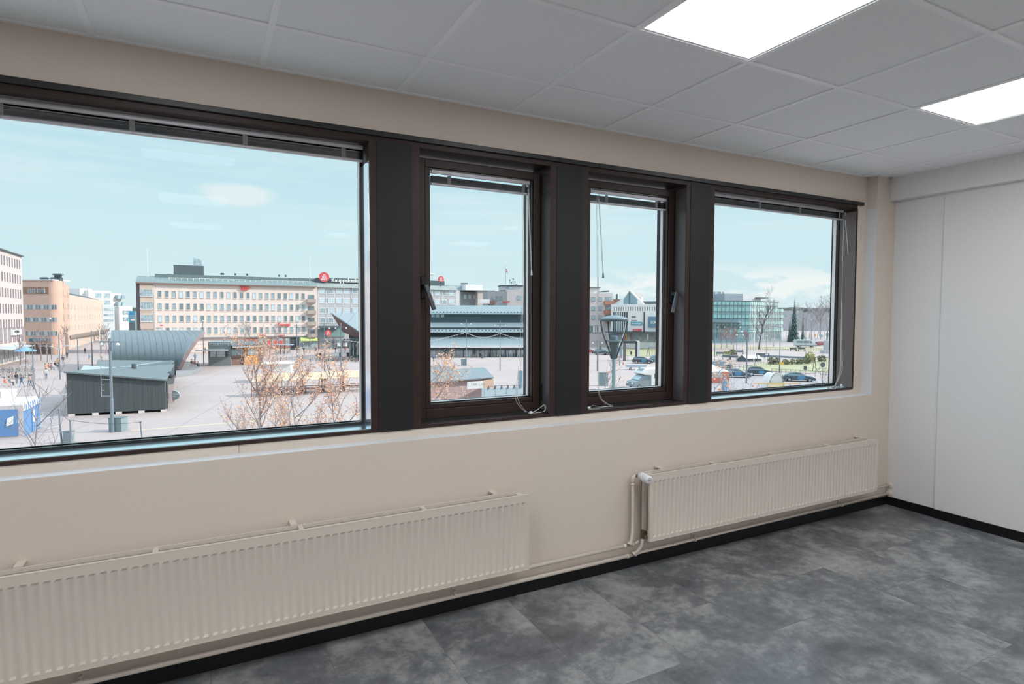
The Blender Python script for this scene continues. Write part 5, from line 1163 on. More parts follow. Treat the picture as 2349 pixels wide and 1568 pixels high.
k = MB(); k.prism([W(1072, 891.5, 63)-O, W(1110, 889, 63.6)-O, W(1110, 873, 63.6)-O, W(1072, 875.5, 63)-O], (0, 0, 0), -FWH*.3); bd = k.build('board', m_wht, r)
text('board_text', 'TAR LAN', .38, emat('board_letters', 214, 190, 170), r, W(1080, 884, 62.5)-O, (PI/2, 0, -YAW+.03), .01)
k = MB(); k.prism([W(1110, 892, 63.4)-O, W(1132, 890, 65.3)-O, W(1132, 869, 65.3)-O, W(1110, 871, 63.4)-O], (0, 0, 0), -FWH*.12); k.build('timber_panel', m_bk2, r)
MB().tube([W(1086, 847, 80)-O, W(1099, 845, 82)-O], .08, 5).build('rail', m_brick, r)
r = empty('metal_fence', (*G(1108, 912).xy, GZ), 0, 'pale blue-grey sheet fence with small finials, right of the brick building', 'fence'); O = r.location
P = [W(1105, 891, 57), W(1200, 888, 60)]; bs = [lift(q, bz) for q in P]
MB().prism([bs[0]-O, bs[1]-O, P[1]-O, P[0]-O], (0, 0, 0), FWH*.2).build('sheet_panel', seam('fence_sheet', ex(172, 192, 202, .82), 1.3), r)
for i in range(6): q = P[0].lerp(P[1], .16+i*.155)-O; MB().lathe([(.16, 0), (.10, .14), (.03, .3)], q, 6).build('finial', m_metald, r)
MB().tube([P[0].lerp(P[1], .2)-O+Vector((0, 0, .22)), P[1]-O+Vector((0, 0, .22))], .02, 4).build('wire', m_metald, r)
k = MB(); k.box(-.25, .25, 0, .3, 0, 3.3)
for i in range(20): k.box(-.42, -.25, .05, .25, .9+i*.115, .95+i*.115)
simple('toothed_post', k, emat('post_blue', 160, 190, 206), 1194.5, 906, 'pale blue post with a toothed edge at the right of the left opening window', 'post')
# ---- near trees with brown leaves
m_bark = emat('birch_bark', 176, 168, 172, .8, var=.3, scale=3); m_bare = emat('twig_grey', 150, 140, 146, .8)
m_leaf = mat('dry_leaf', (.72, .36, .20), .7, var=.3, scale=2.2)
def tree(root, base, h, spread, seed, trunk=.10, leaves=900, mb_=None, ml_=None, levels=3, twig=.010, first=.25, lsize=.09, up=.55, nb=(5, 4), narrow=1, leafz=(0, 1), bow=.0):
    rd = random.Random(seed); k = MB(); tips = []
    def grow(p, d, L_, r_, lev):
        n = 5; pts = [p]; q = p.copy(); dd = d.copy()
        for i in range(n):
            dd = (dd+Vector((rd.uniform(-.16, .16), rd.uniform(-.16, .16), rd.uniform(-.02, .10)))).normalized(); q = q+dd*(L_/n); pts.append(q.copy())
        k.tube(pts, [max(twig, r_*(1-.8*i/n)) for i in range(n+1)], 5 if lev == 0 else 3, cap=False)
        if lev >= levels-1: tips.extend(pts[1:])
        if lev < levels:
            m_ = nb[0] if lev == 0 else nb[1]; m_ = m_*2 if lev == 0 else m_
            for j in range(m_):
                t_ = first+(1-first)*(j+rd.random())/m_ if lev == 0 else .2+.8*(j+rd.random())/m_
                i = min(n-1, int(t_*n)); pp = pts[i].lerp(pts[i+1], t_*n-i); a = rd.uniform(0, 2*PI)
                side = Vector((math.cos(a)*spread, math.sin(a)*spread, up)).normalized()
                ll = L_*(.62-.34*t_)*(1 if lev == 0 else .95)*narrow if lev == 0 else L_*.52
                grow(pp, (dd*.25+side).normalized() if lev == 0 else (dd*.6+side).normalized(), ll, r_*.42, lev+1)
    grow(Vector((0, 0, 0)), Vector((bow, 0, 1)).normalized(), h, trunk, 0)
    k.build('branches', mb_ or m_bark, root, fix=False)
    if leaves:
        f = MB(); zs_ = [t_ for t_ in tips if leafz[0]*h <= t_.z <= leafz[1]*h*1.2] or tips
        for i in range(leaves):
            c = rd.choice(zs_)+Vector((rd.gauss(0, .10), rd.gauss(0, .10), rd.gauss(0, .10)-.04))
            a = Vector((rd.gauss(0, 1), rd.gauss(0, 1), rd.gauss(0, .6))).normalized(); b_ = a.cross(Vector((rd.gauss(0, 1), rd.gauss(0, 1), rd.gauss(0, 1)))).normalized()
            s = lsize*rd.uniform(.6, 1.2); f.add([c-a*s, c+b_*s*.38, c+a*s, c-b_*s*.38], [(0, 1, 2, 3)])
        tag(f.build('foliage', ml_ or m_leaf, root, fix=False), kind='stuff')
def near_tree(u, vt, d, label, seed, spread=1, leaves=900, **kw):
    p = W(u, 800, d); p.z = GZ; top = W(u, vt, d).z-GZ
    r = empty('birch_tree', p, 0, label, 'tree'); tree(r, None, top, spread, seed, leaves=leaves, **kw); return r
near_tree(612, 817, 25, 'young birch with dry orange-brown leaves in front of the market stalls', 11, 1, 3400, levels=3, nb=(8, 5), first=.42, narrow=.50, up=.9, trunk=.085, lsize=.05, twig=.006)
near_tree(668, 868, 22, 'low birch with dry leaves just right of the tallest leafy birch', 23, 1, 2000, levels=3, nb=(7, 4), first=.5, narrow=.5, up=.8, trunk=.06, lsize=.048, twig=.005)
near_tree(803, 838, 24, 'young birch with dry leaves at the right edge of the widest window', 31, 1, 2200, levels=3, nb=(7, 4), first=.45, narrow=.42, up=.8, trunk=.06, lsize=.052, twig=.006)
near_tree(1058, 842, 24, 'birch with dry orange leaves in front of the brick building', 47, 1, 1900, levels=3, nb=(7, 4), first=.5, narrow=.5, trunk=.06, lsize=.055, twig=.006)
near_tree(-12, 885, 16, 'bare young tree with thin twigs at the lower left corner', 53, 1.0, 0, levels=3, nb=(5, 3), first=.55, narrow=.5, trunk=.045, twig=.005, mb_=m_bare)
near_tree(1387, 832, 26, 'bare birch beside the pole of the street lantern', 61, .8, 60, levels=3, nb=(4, 3), first=.5, narrow=.4, trunk=.05, twig=.006)
near_tree(1455, 862, 22, 'small bare birch in front of the campervan', 67, .9, 60, levels=3, nb=(4, 3), first=.6, narrow=.35, trunk=.03, twig=.005)
near_tree(1654, 850, 24, 'bare birch in front of the red and white tent', 71, .9, 80, levels=3, nb=(5, 3), first=.55, narrow=.42, trunk=.05, twig=.006)
near_tree(1700, 868, 23, 'low bare birch right of the blue closed umbrella', 79, 1.1, 80, levels=3, nb=(5, 3), first=.6, narrow=.45, trunk=.035, twig=.005)
near_tree(1893, 830, 26, 'thin bare sapling at the right end of the rightmost window', 83, .9, 0, levels=3, nb=(4, 3), first=.55, narrow=.3, trunk=.03, twig=.005, mb_=m_bare)
# ---- street lantern close to the window
p = W(1409, 760, 12); r = empty('street_lantern', (p.x, p.y, GZ), 0, 'large teal street lantern with a glass bowl outside the right opening window', 'lantern'); O = r.location
zt = lambda v: W(1409, v, 12).z-GZ
m_lt = mat('lantern_teal', ex(122, 140, 144, .75), .4, var=.1); m_ltd = mat('lantern_dark', ex(74, 92, 98, .8), .4)
k = MB(); k.smooth = True; k.lathe([(.275, zt(735.5)), (.283, zt(734)), (.283, zt(731)), (.25, zt(728.5)), (.16, zt(725)), (.06, zt(723)), (.01, zt(722.5))], (0, 0, 0), 32); k.build('cap', m_lt, r)
MB().lathe([(.272, zt(737)), (.284, zt(736.5)), (.284, zt(732)), (.272, zt(731.5))], (0, 0, 0), 32).build('cap_ring', m_ltd, r)
g_ = bpy.data.materials.new('lantern_glass'); g_.use_nodes = True; t = g_.node_tree; t.nodes.remove(t.nodes['Principled BSDF'])
ta = t.nodes.new('ShaderNodeBsdfTransparent'); ta.inputs[0].default_value = (.93, .97, .98, 1); gb = t.nodes.new('ShaderNodeBsdfGlossy'); gb.inputs['Roughness'].default_value = .08; fq = t.nodes.new('ShaderNodeLayerWeight'); fq.inputs[0].default_value = .06
mq = t.nodes.new('ShaderNodeMixShader'); t.links.new(fq.outputs['Fresnel'], mq.inputs[0]); t.links.new(ta.outputs[0], mq.inputs[1]); t.links.new(gb.outputs[0], mq.inputs[2]); t.links.new(mq.outputs[0], t.nodes['Material Output'].inputs[0])
k = MB(); k.smooth = True; prof = [(.245, zt(736)), (.232, zt(748)), (.20, zt(765)), (.155, zt(780))]
n = 32
for rr_, h_ in prof:
    for i in range(n): k.v.append((rr_*math.cos(2*PI*i/n), rr_*math.sin(2*PI*i/n), h_))
for j in range(3):
    for i in range(n): k.f.append([j*n+i, j*n+(i+1) % n, (j+1)*n+(i+1) % n, (j+1)*n+i]); k.m.append(0); k.sm.append(True)
k.build('glass_bowl', g_, r)
MB().lathe([(.155, zt(783)), (.16, zt(780)), (.13, zt(779))], (0, 0, 0), 24).build('bowl_rim', m_lt, r)
MB().lathe([(.075, zt(781)), (.075, zt(771)), (.05, zt(770))], (0, 0, 0), 20).build('lamp_unit', m_lt, r)
k = MB(); k.smooth = True; k.lathe([(.038, zt(824)), (.046, zt(820)), (.11, zt(783)), (.12, zt(781))], (0, 0, 0), 24); k.build('cone', m_ltd, r)
for a in (PI*1.0, PI*.04, PI*.60):
    k = MB(); c_, s_ = math.cos(a-YAW), math.sin(a-YAW)
    P = [(.278, 735), (.262, 748), (.228, 765), (.178, 781), (.11, 800), (.05, 822)]
    k.tube([(q*c_, q*s_, zt(v)) for q, v in P], .017, 6); k.build('strut', m_ltd, r)
k = MB(); k.smooth = True; k.tube([(0, 0, 0), (0, 0, 2.5), (0, 0, zt(822))], [.07, .043, .040], 16); k.build('pole', m_lt, r)
# =================================================================== PARK AND CAR PARK ON THE RIGHT
m_grass = emat('spring_grass', 206, 202, 156, .62, var=.16, scale=.25); m_earth = emat('bare_earth', 204, 182, 172, .62, var=.1, scale=.3)
m_asph = emat('asphalt_pale', 196, 188, 190, .66)
strip('lawn', [(1690, 848), (1722, 836), (1800, 829), (1915, 822), (1925, 856), (1860, 853), (1780, 851)], m_grass)
strip('lawn', [(1712, 801), (1724, 792), (1890, 797), (1895, 806), (1800, 803)], emat('dry_grass', 218, 204, 166, .62, var=.12, scale=.25))
strip('lawn', [(1625, 815), (1625, 791), (1684, 792), (1692, 812)], m_grass)
strip('flower_bed', [(1630, 806), (1632, 796), (1684, 797), (1690, 806)], m_earth, .05)
strip('flower_bed', [(1640, 834), (1640, 824), (1700, 826), (1730, 829), (1700, 838)], m_earth, .012)
strip('flower_bed', [(1740, 833), (1740, 826), (1905, 816), (1910, 821), (1800, 829)], m_earth, .008)
strip('lawn', [(1425, 816), (1425, 794), (1525, 793), (1530, 818)], m_grass)
strip('road', [(1340, 786), (1345, 779), (1950, 777), (1960, 788), (1700, 790)], m_asph, .01)
strip('road', [(1600, 900), (1640, 856), (1900, 868), (1990, 930)], m_asph, .01)
# ---- glass office building
F = Fac('glass_building', 'turquoise glass office building with banded floors behind the park', 'building', 1622, 232, 1721, 238)
m_tq = emat('turquoise_panel_shaded', 150, 196, 196, .85, rough=.25, var=.12, scale=.25); m_tql = emat('turquoise_panel_lit', 192, 226, 222, .85, rough=.25, var=.08, scale=.25)  # shading of the two faces put into the colour, left darker, right lighter
m_tqg = mat('turquoise_glass_shaded', (.16, .27, .29), .12, var=.35, scale=.2, spec=.8)
zf = [F.z(1690, v) for v in (691, 699, 706.5, 713.5, 722, 729, 738, 745, 755, 762, 776)]
p1 = W(1786, 722, 240); p2 = W(1797, 722, 243)
Fr = Fac('glass_building', 'lit turquoise glass office wing with banded floors, right of the shaded one', 'building', 1721, 238, 1797, 262)
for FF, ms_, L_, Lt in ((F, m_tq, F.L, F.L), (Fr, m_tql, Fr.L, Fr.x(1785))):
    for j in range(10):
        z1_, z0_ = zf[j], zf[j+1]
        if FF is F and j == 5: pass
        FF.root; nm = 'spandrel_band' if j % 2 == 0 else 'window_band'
        MB().box(0, Lt if j < 2 else L_, 0 if j % 2 == 0 else .25, 20, max(z0_, 0) if j < 9 else 0, z1_).build(nm, ms_ if j % 2 == 0 else (m_tqg if FF is F else mat('turquoise_glass_lit', (.30, .36, .37), .15, var=.3, scale=.25)), FF.root)  # glass toned per face as well, darker on the shaded side
    for i in range(int(L_/1.9)):
        x = .95+i*1.9
        MB().box(x-.05, x+.05, -.08, 0, 1, zf[0] if x < Lt else zf[2]).build('mullion', m_metald, FF.root)
MB().box(0, F.L, -.1, 20, zf[0], zf[0]+.3).build('roof_edge', m_metald, F.root); MB().box(0, Fr.x(1785), -.1, 20, zf[0], zf[0]+.3).build('roof_edge', m_metald, Fr.root)
MB().box(F.x(1661, 6), F.x(1703, 6), 6, 16, zf[0], F.z(1690, 673.5, 6)).build('penthouse', emat('penthouse_grey', 168, 182, 192, .85), F.root)
MB().box(F.x(1703, 6), F.x(1745, 6), 6.2, 16, zf[0], F.z(1690, 673.5, 6)).build('penthouse', m_wht, F.root)
k = MB(); k.box(F.x(1735, 5), F.x(1762, 5), 5, 8, zf[0]+1.6, zf[0]+1.9)
k.build('roof_rack', m_poled, F.root)
k = MB(); xc, zc_ = F.x(1640), F.z(1640, 742); k.prism([(F.x(1622), -3.5, zf[7]+1.2), (F.x(1680), -3.5, zf[7]+1.0), (F.x(1700), -.2, zf[7]+.6), (F.x(1622), -.2, zf[7]+.6)], (0, 0, 0), (0, 0, .9)); k.build('canopy_ring', emat('ring_slate', 120, 146, 160), F.root)
for u, v in ((1646, 750), (1662, 750), (1698, 750)): F.rect(u-2, v-2, u+2, v+2, m_frw, 'window_mark', proud=.1)
F = Fac('white_frame_building', 'white framed building rising behind the left end of the turquoise one', 'building', 1622, 268, 1660, 270)
F.body(m_pane, F.z(1650, 668.5), 15); 
for v in (674, 683, 696): F.rect(1622, v, 1660, v+4, m_wht, 'floor_band', proud=.3)
for u in (1640, 1653): F.rect(u, 669, u+1.4, 705, m_wht, 'column', proud=.5)
F = Fac('low_grey_building', 'long low grey building behind the spruces, right of the turquoise one', 'building', 1797, 430, 1925, 430)
F.body(emat('hazy_grey', 204, 204, 212), F.z(1850, 712), 15); F.rect(1842, 710, 1925, 715, m_metald, 'roof_band', proud=1)
for i in range(10): F.rect(1800+i*12, 719, 1807+i*12, 726, m_pane, 'window')
# ---- vehicles
m_tyre = mat('tyre', (.03, .03, .032), .8); m_rim = mat('rim', (.45, .48, .5), .35, .6)
m_cwin = mat('car_window', (.12, .17, .19), .08, var=.2, spec=.9)
def wheel(root, x, y, r_):
    w_ = MB().lathe([(r_*.9, -.10), (r_, -.07), (r_, .07), (r_*.9, .10)], (x, y, r_), 16, 'y').build('wheel', m_tyre, root)
    MB().lathe([(r_*.62, -.115), (r_*.62, .115)], (x, y, r_), 10, 'y').build('rim', m_rim, w_)
def car(u, v, head, label, colr, kind='sedan', L_=4.6, name='car', cat='car', decal=None, sign=False, group=None):
    p = G(u, v); root = empty(name, p, head, label, cat, group); m_ = mat('paint_%s' % str(colr), ex(*colr, .8), .25, .2, var=.03, spec=.8)
    Wd = .9; s = L_/4.6
    low = [(-2.3, .28), (-2.32, .62), (-2.22, .86), (-1.5, .96), (.75, .96), (1.55, .86), (2.15, .70), (2.28, .5), (2.25, .25)]
    roofs = {'sedan': [(-1.95, .92), (-1.35, 1.36), (-.5, 1.46), (.15, 1.42), (1.05, .94)], 'suv': [(-2.15, .92), (-1.85, 1.45), (-1.0, 1.60), (.2, 1.56), (1.05, .98)],
             'hatch': [(-2.2, .92), (-1.9, 1.35), (-.8, 1.48), (.2, 1.45), (1.1, .94)]}[kind]
    h = 1.08 if kind == 'suv' else 1
    k = MB(); k.prism([(x*s, -Wd, z*h) for x, z in low], (0, 0, 0), (0, 2*Wd, 0))
    top = [(x*s, z) for x, z in roofs]; ins = .16
    a = [(x, -Wd+.04+(ins if z > 1.1 else 0), z) for x, z in top]; b_ = [(x, -y, z) for x, y, z in a]; n = len(a)
    k.add(a+b_, [list(range(n)), list(range(n, 2*n))[::-1]]+[(i, i+1, n+i+1, n+i) for i in range(n-1)]+[(n-1, 0, n, 2*n-1)])
    k.build('body', m_, root, bevel=.03)
    g_ = MB()
    for sgn in (-1, 1):
        q = [(x*.93, sgn*(Wd-.03-(ins if z > 1.1 else 0)), .98+(z-.95)*.86) for x, z in top]; g_.poly(q if sgn < 0 else q[::-1])
    x4, z4 = top[4]; x3, z3 = top[3]
    d = Vector((z3-z4, 0, -(x3-x4)*-1)).normalized()*.02
    g_.poly([(x4-.06, -Wd+.12, z4+.06), (x4-.06, Wd-.12, z4+.06), (x3+.06, Wd-.26, z3-.02), (x3+.06, -Wd+.26, z3-.02)])
    x0_, z0_ = top[0]; x1_, z1_ = top[1]; g_.poly([(x0_-.01, -Wd+.14, z0_+.06), (x1_-.04, -Wd+.26, z1_-.02), (x1_-.04, Wd-.26, z1_-.02), (x0_-.01, Wd-.14, z0_+.06)])
    g_.v = [(x+(.02 if i >= 10 else 0), y*1.0, z+(.015 if i >= 10 else 0)) for i, (x, y, z) in enumerate(g_.v)]
    g_.build('windows', m_cwin, root, fix=False)
    for x in (-1.4*s, 1.42*s):
        for y in (-Wd+.05, Wd-.05): wheel(root, x, y, .33)
    for y in (-.62, .62): MB().box(2.12*s, 2.27*s, y-.2, y+.2, .55, .70).build('headlight', m_wht, root)
    if decal: MB().prism([(-.30*s, -Wd-.012, .42), (.45*s, -Wd-.012, .40), (.78*s, -Wd-.012, .62), (.70*s, -Wd-.012, .94), (-.22*s, -Wd-.012, .95)], (0, 0, 0), (0, .012, 0)).build('door_decal', decal, root)
    if sign: MB().box(-.35, -.12, -.3, .3, top[2][1]-.03, top[2][1]+.14).build('roof_sign', emat('taxi_sign', 250, 240, 190), root)
    return root
m_tb = emat('taxi_blue', 92, 160, 204, .8); H0 = -YAW-.30
car(1832, 874, H0, 'dark blue sedan taxi with a bright blue door panel, the rightmost parked car', (78, 100, 112), 'sedan', 4.9, decal=m_tb, sign=True)
car(1742, 861, H0+.05, 'dark SUV taxi with a blue door panel, left of the sedan taxi', (72, 90, 100), 'suv', 4.5, decal=m_tb, sign=True)
car(1690, 865, H0-.1, 'dark estate car parked partly behind the red and white tent', (86, 108, 120), 'hatch', 4.8, decal=m_tb)
car(1655, 843, H0, 'silver car parked behind the others, far left of the rightmost window', (176, 194, 202), 'hatch', 4.4)
car(1474, 833, H0+.1, 'dark taxi with a blue door seen above the campervan', (76, 92, 104), 'hatch', 4.5, decal=m_tb)
car(1512, 830, H0, 'pale silver car behind the dark taxi at the window edge', (170, 194, 206), 'suv', 4.4)
car(1380, 813, -YAW, 'dark car parked behind the street lantern, left of its pole', (96, 112, 122), 'suv', 4.4)
car(1350, 810, -YAW, 'red car at the left edge of the right opening window', (200, 104, 108), 'hatch', 4.2)
car(1400, 812, -YAW+.4, 'grey car partly hidden by the lantern pole', (150, 164, 174), 'hatch', 4.2)
car(1886, 793, -YAW, 'red car driving past behind the white minibus', (204, 96, 104), 'suv', 4.6)
car(1821, 779, -YAW+2.6, 'pale blue-grey car further back above the minibus', (190, 208, 216), 'suv', 4.4)
car(1640, 780, -YAW, 'white car far away at the foot of the turquoise building', (230, 236, 240), 'hatch', 4.2); car(1652, 780, -YAW, 'dark car far away right of the small white one', (90, 110, 124), 'hatch', 4.2)
# minibus
p = G(1846, 796); r = empty('minibus', p, -YAW-.12, 'white minibus with dark side windows on the road beyond the park', 'minibus'); mv = emat('van_white', 214, 226, 232, .85, rough=.3)
k = MB(); k.prism([(x, -1, z) for x, z in ((-3.4, .35), (-3.45, 1.6), (-3.3, 2.6), (1.3, 2.6), (1.9, 2.35), (2.7, 1.45), (3.5, 1.15), (3.6, .4))], (0, 0, 0), (0, 2, 0)); k.build('body', mv, r, bevel=.06)
for a, b_ in ((-3.1, -.9), (-.7, 1.0)): MB().box(a, b_, -1.02, -1, 1.5, 2.2).build('window', m_paned, r)
MB().box(1.15, 1.9, -1.02, -1, 1.45, 2.1).build('window', m_cwin, r); MB().box(-3.4, 3.4, -1.02, -1, .5, .72).build('stripe', m_metald, r)
for x in (-1.9, 2.2): wheel(r, x, -.92, .38); wheel(r, x, .92, .38)
# campervan
p = G(1487, 889); r = empty('campervan', p, PI-YAW+.42, 'white and grey campervan facing left at the bottom of the right opening window', 'campervan'); 
k = MB(); k.prism([(x, -1.1, z) for x, z in ((-3.9, .4), (-3.9, 2.95), (.6, 2.95), (1.5, 2.75), (1.95, 2.25), (1.5, 2.05), (.3, 1.95), (.3, .4))], (0, 0, 0), (0, 2.2, 0)); k.build('body', emat('camper_white', 232, 232, 232, .85, rough=.35), r, bevel=.08)
k = MB(); k.prism([(x, -.98, z) for x, z in ((.3, .35), (.3, 2.0), (1.5, 2.0), (2.35, 1.30), (3.2, 1.05), (3.35, .4))], (0, 0, 0), (0, 1.96, 0)); k.build('cab', emat('camper_grey', 140, 156, 164, .8, rough=.3), r, bevel=.06)
MB().prism([(1.56, -.85, 1.98), (1.56, .85, 1.98), (2.36, .88, 1.33), (2.36, -.88, 1.33)], (0, 0, 0), (.03, 0, .03)).build('windscreen', emat('screen_pale', 190, 214, 220, .8, rough=.1), r)
MB().prism([(1.6, -.6, 2.62), (1.6, .6, 2.62), (1.15, .6, 2.87), (1.15, -.6, 2.87)], (0, 0, 0), (.04, 0, .06)).build('skylight', m_cwin, r)
for s in (-1, 1):
    MB().prism([(.5, s*.985, 1.9), (1.35, s*.985, 1.9), (1.95, s*.985, 1.35), (.5, s*.985, 1.35)], (0, 0, 0), (0, s*.02, 0)).build('side_window', m_cwin, r)
    for a, b_ in ((-1.2, -.2), (-3.3, -2.3)): MB().box(a, b_, min(s*1.10, s*1.12), max(s*1.10, s*1.12), 1.5, 2.2).build('side_window', m_cwin, r)
    MB().box(-3.6, -1.4, min(s*1.10, s*1.115), max(s*1.10, s*1.115), .7, 2.6).build('side_panel', emat('camper_side', 168, 168, 174), r)
for x in (-2.4, 2.3): wheel(r, x, -.9, .36); wheel(r, x, .9, .36)
for y in (-.6, .6): MB().box(3.1, 3.32, y-.2, y+.2, .75, .95).build('headlight', m_wht, r)
p = G(1455, 848); r = empty('cargo_trailer', p, -YAW, 'low pale trailer parked behind the campervan', 'trailer'); MB().box(-1.6, 2.2, -.8, .8, .55, 1.05).build('box', m_galv, r); wheel(r, -.9, -.8, .28); wheel(r, .9, -.8, .28)
# ---- portal, swings, posts
p = G(1431, 827); r = empty('portal_monument', p, -YAW, 'black rectangular portal with a white flank beside the lantern', 'monument'); d_ = GD(1431, 827); q = lambda px: px/FP*d_
m_por = emat('portal_dark', 84, 84, 92); m_por2 = emat('portal_mauve', 132, 122, 128)
MB().box(-q(1), q(1.5)+q(3), 0, .6, 0, q(45)).build('pillar', m_por2, r); MB().box(q(27), q(31), 0, .6, 0, q(45)).build('pillar', m_por, r); MB().box(-q(1), q(31), 0, .6, q(40), q(45)).build('lintel', m_por, r)
MB().box(q(31), q(36.5), .02, 2.2, 0, q(45)).build('white_flank', m_wht, r)
def frame_swing(u, v, w, h, label, m=m_poled):
    root = empty('swing_frame', G(u, v), -YAW, label, 'swing'); k = MB()
    for x in (0, w):
        for s in (-1, 1): k2 = MB(); k2.tube([(x+s*.55, s*.4, 0), (x, 0, h)], .06, 6); k2.build('leg', m, root)
    MB().tube([(-.1, 0, h), (w+.1, 0, h)], .06, 6).build('top_bar', m, root)
    for x in (w*.35, w*.65): k = MB(); k.tube([(x-.2, 0, h), (x-.2, 0, .6)], .012, 3); k.tube([(x+.2, 0, h), (x+.2, 0, .6)], .012, 3); k.box(x-.24, x+.24, -.1, .1, .55, .6); k.build('seat', m_dark, root)
frame_swing(1487, 817, 2.8, 2.4, 'dark swing frame on the lawn right of the portal')
frame_swing(1735, 838, 2.6, 2.6, 'dark swing frame beside the leaning white flagpole'); frame_swing(1868, 851, 3.2, 2.7, 'dark swing frame on the lawn above the sedan taxi')
def fpole(u0, vt, u1, vb, label, m=m_wht, r0=.10):
    p, d = gpos(u1, vb); t_ = W(u0, vt, d)-p; k = MB(); k.tube([(0, 0, 0), t_], [r0, r0*.6], 8); return tag(k.build('flagpole', m, None, p), label, 'flagpole')
fpole(1733, 695, 1729, 836, 'tall white flagpole in the park in front of the turquoise building')
for a in ((1712, 752, 879, 'grey twin-headed lamp post before the dark SUV taxi', .9, 'bar', .35, .10), (1788, 748, 855, 'lamp post with a yellow sign and one side arm, left of the hedge', 1.1, 'side', 0, .10), (1822, 728, 775, 'pale street light on the road before the tall spruce', 1.6, 'side', 0, .09), (1848, 728, 784, 'pale street light on the road before the thin spruce', 1.6, 'side', 0, .09),
          (1758, 770, 811, 'small park lamp beside the dark bare tree', 0, 'ball', 0, .05), (1848, 772, 819, 'dark park lamp standing before the row of benches', 0, 'ball', 0, .05), (1639, 745, 832, 'pale lamp post at the left edge of the rightmost window', .5, 'side', 0, .09), (1689, 768, 829, 'dark park lamp left of the little gabled hut', 0, 'ball', 0, .05),
          (1678, 715, 790, 'tall street light before the turquoise building', 1.2, 'side', 0, .09), (1703, 768, 812, 'dark lamp right beside the orange-leafed shrubs', 0, 'ball', 0, .05), (1370, 778, 850, 'grey lamp post with crossarm seen left of the street lantern', .9, 'bar', .5, .09), (1421, 790, 838, 'dark post with a blue banner between lantern and portal', 0, 'ball', 0, .06), (1440, 790, 826, 'thin post with a small blue sign inside the portal opening', 0, 'ball', 0, .04), (1860, 733, 795, 'thin ball lamp among the bare trees at the right', 0, 'ball', 0, .06)):
    twin_lamp(a[0], a[1], a[2], a[3], a[4] or 1, kind=a[5], drop=a[6], r0=a[7])
simple('yellow_sign', MB().box(-.05, .75, -.15, -.1, 0, .5), emat('sign_yellow', 250, 206, 90, .9), 1787.5, 855, 'small yellow sign plate on the lamp post left of the hedge', 'sign').location.z += 1.55
simple('blue_banner', MB().box(0, .45, -.05, 0, 0, 2.1), emat('banner_blue', 150, 178, 206), 1422, 838, 'narrow blue banner between the lantern and the portal', 'banner').location.z += 1.6
def sign(u, vt, vb, m, label, rr_=.3):
    p, d = gpos(u, vb); h = (vb-vt)/FP*d; root = empty('road_sign', p, -YAW, label, 'road sign'); MB().tube([(0, 0, 0), (0, 0, h)], .03, 6).build('post', m_pole, root); MB().lathe([(rr_, -.02), (rr_, .02)], (0, -.05, h-rr_), 14, 'y').build('plate', m, root)
sign(1886, 830, 886, m_metald, 'round grey sign plate seen from behind, above the right end of the sedan', .38); sign(1870, 766, 790, emat('sign_orange', 250, 190, 100), 'small orange road sign beyond the minibus', .4); sign(1884, 767, 790, emat('sign_bluegrey', 176, 196, 216), 'small blue-grey board beyond the red car', .5)
k = MB(); k.box(-.22, .22, -.2, .2, .35, 1.15); k.tube([(0, 0, 0), (0, 0, .4)], .05, 6); simple('litter_bin', k, m_metald, 1847, 852, 'grey litter bin on a post at the lawn edge behind the sedan taxi', 'bin')
k = MB(); k.lathe([(.3, 0), (.34, 1.0)], (0, 0, 0), 10); simple('litter_bin', k, m_metald, 1716, 827, 'grey bin at the right end of the gabled hut', 'bin')
k = MB(); k.box(-.2, .2, -.2, .2, .3, 1.1); k.tube([(0, 0, 0), (0, 0, .4)], .05, 6); simple('litter_bin', k, m_dark, 1448, 815, 'dark litter bin seen through the portal', 'bin')
# hut, benches
p = G(1701, 829); r = empty('gabled_hut', p, -YAW-.35, 'little dark hut with a white pitched roof in the park', 'hut'); w_ = .95
k = MB(); k.prism([(-w_, 0, 0), (w_, 0, 0), (w_, 0, .7), (0, 0, 1.45), (-w_, 0, .7)], (0, 0, 0), (3.4, 2.2, 0)); k.build('wall', m_metald, r)
k = MB(); k.prism([(-w_-.1, -.1, .66), (0, -.1, 1.5), (0, -.1, 1.58), (-w_-.1, -.1, .74)], (0, 0, 0), (3.6, 2.4, 0)); k.prism([(w_+.1, -.1, .66), (0, -.1, 1.5), (0, -.1, 1.58), (w_+.1, -.1, .74)], (0, 0, 0), (3.6, 2.4, 0)); k.build('roof', m_frw, r)
bn = empty('park_bench', (0, 0, 0)); m_bn = emat('bench_slate', 120, 134, 142)
MB().box(-.9, .9, -.25, .2, .42, .48).build('seat', m_bn, bn); MB().box(-.9, .9, .2, .26, .52, .9).build('backrest', m_bn, bn)
for x in (-.75, .75): MB().box(x-.03, x+.03, -.2, .22, 0, .45).build('leg', m_poled, bn)
for i, (u, v, s) in enumerate(((1652, 816, 'leftmost, on the grass by the flower bed'), (1666, 824, 'left of the dark park lamp'), (1684, 825, 'right beside the gabled hut'), (1820, 805, 'far side, left of a pair'), (1839, 805, 'far side, right of a pair'), (1746, 820, 'behind the swing frame by the flagpole'), (1697, 812, 'far side, left of the flagpole'))):
    o = bn if i == 0 else copy_tree(bn, G(u, v)); o.location = G(u, v); o.rotation_euler = (0, 0, -YAW-.1); o.scale = (1.15, 1.15, 1.15); tag(o, 'slate grey park bench, '+s, 'bench', 'park benches')
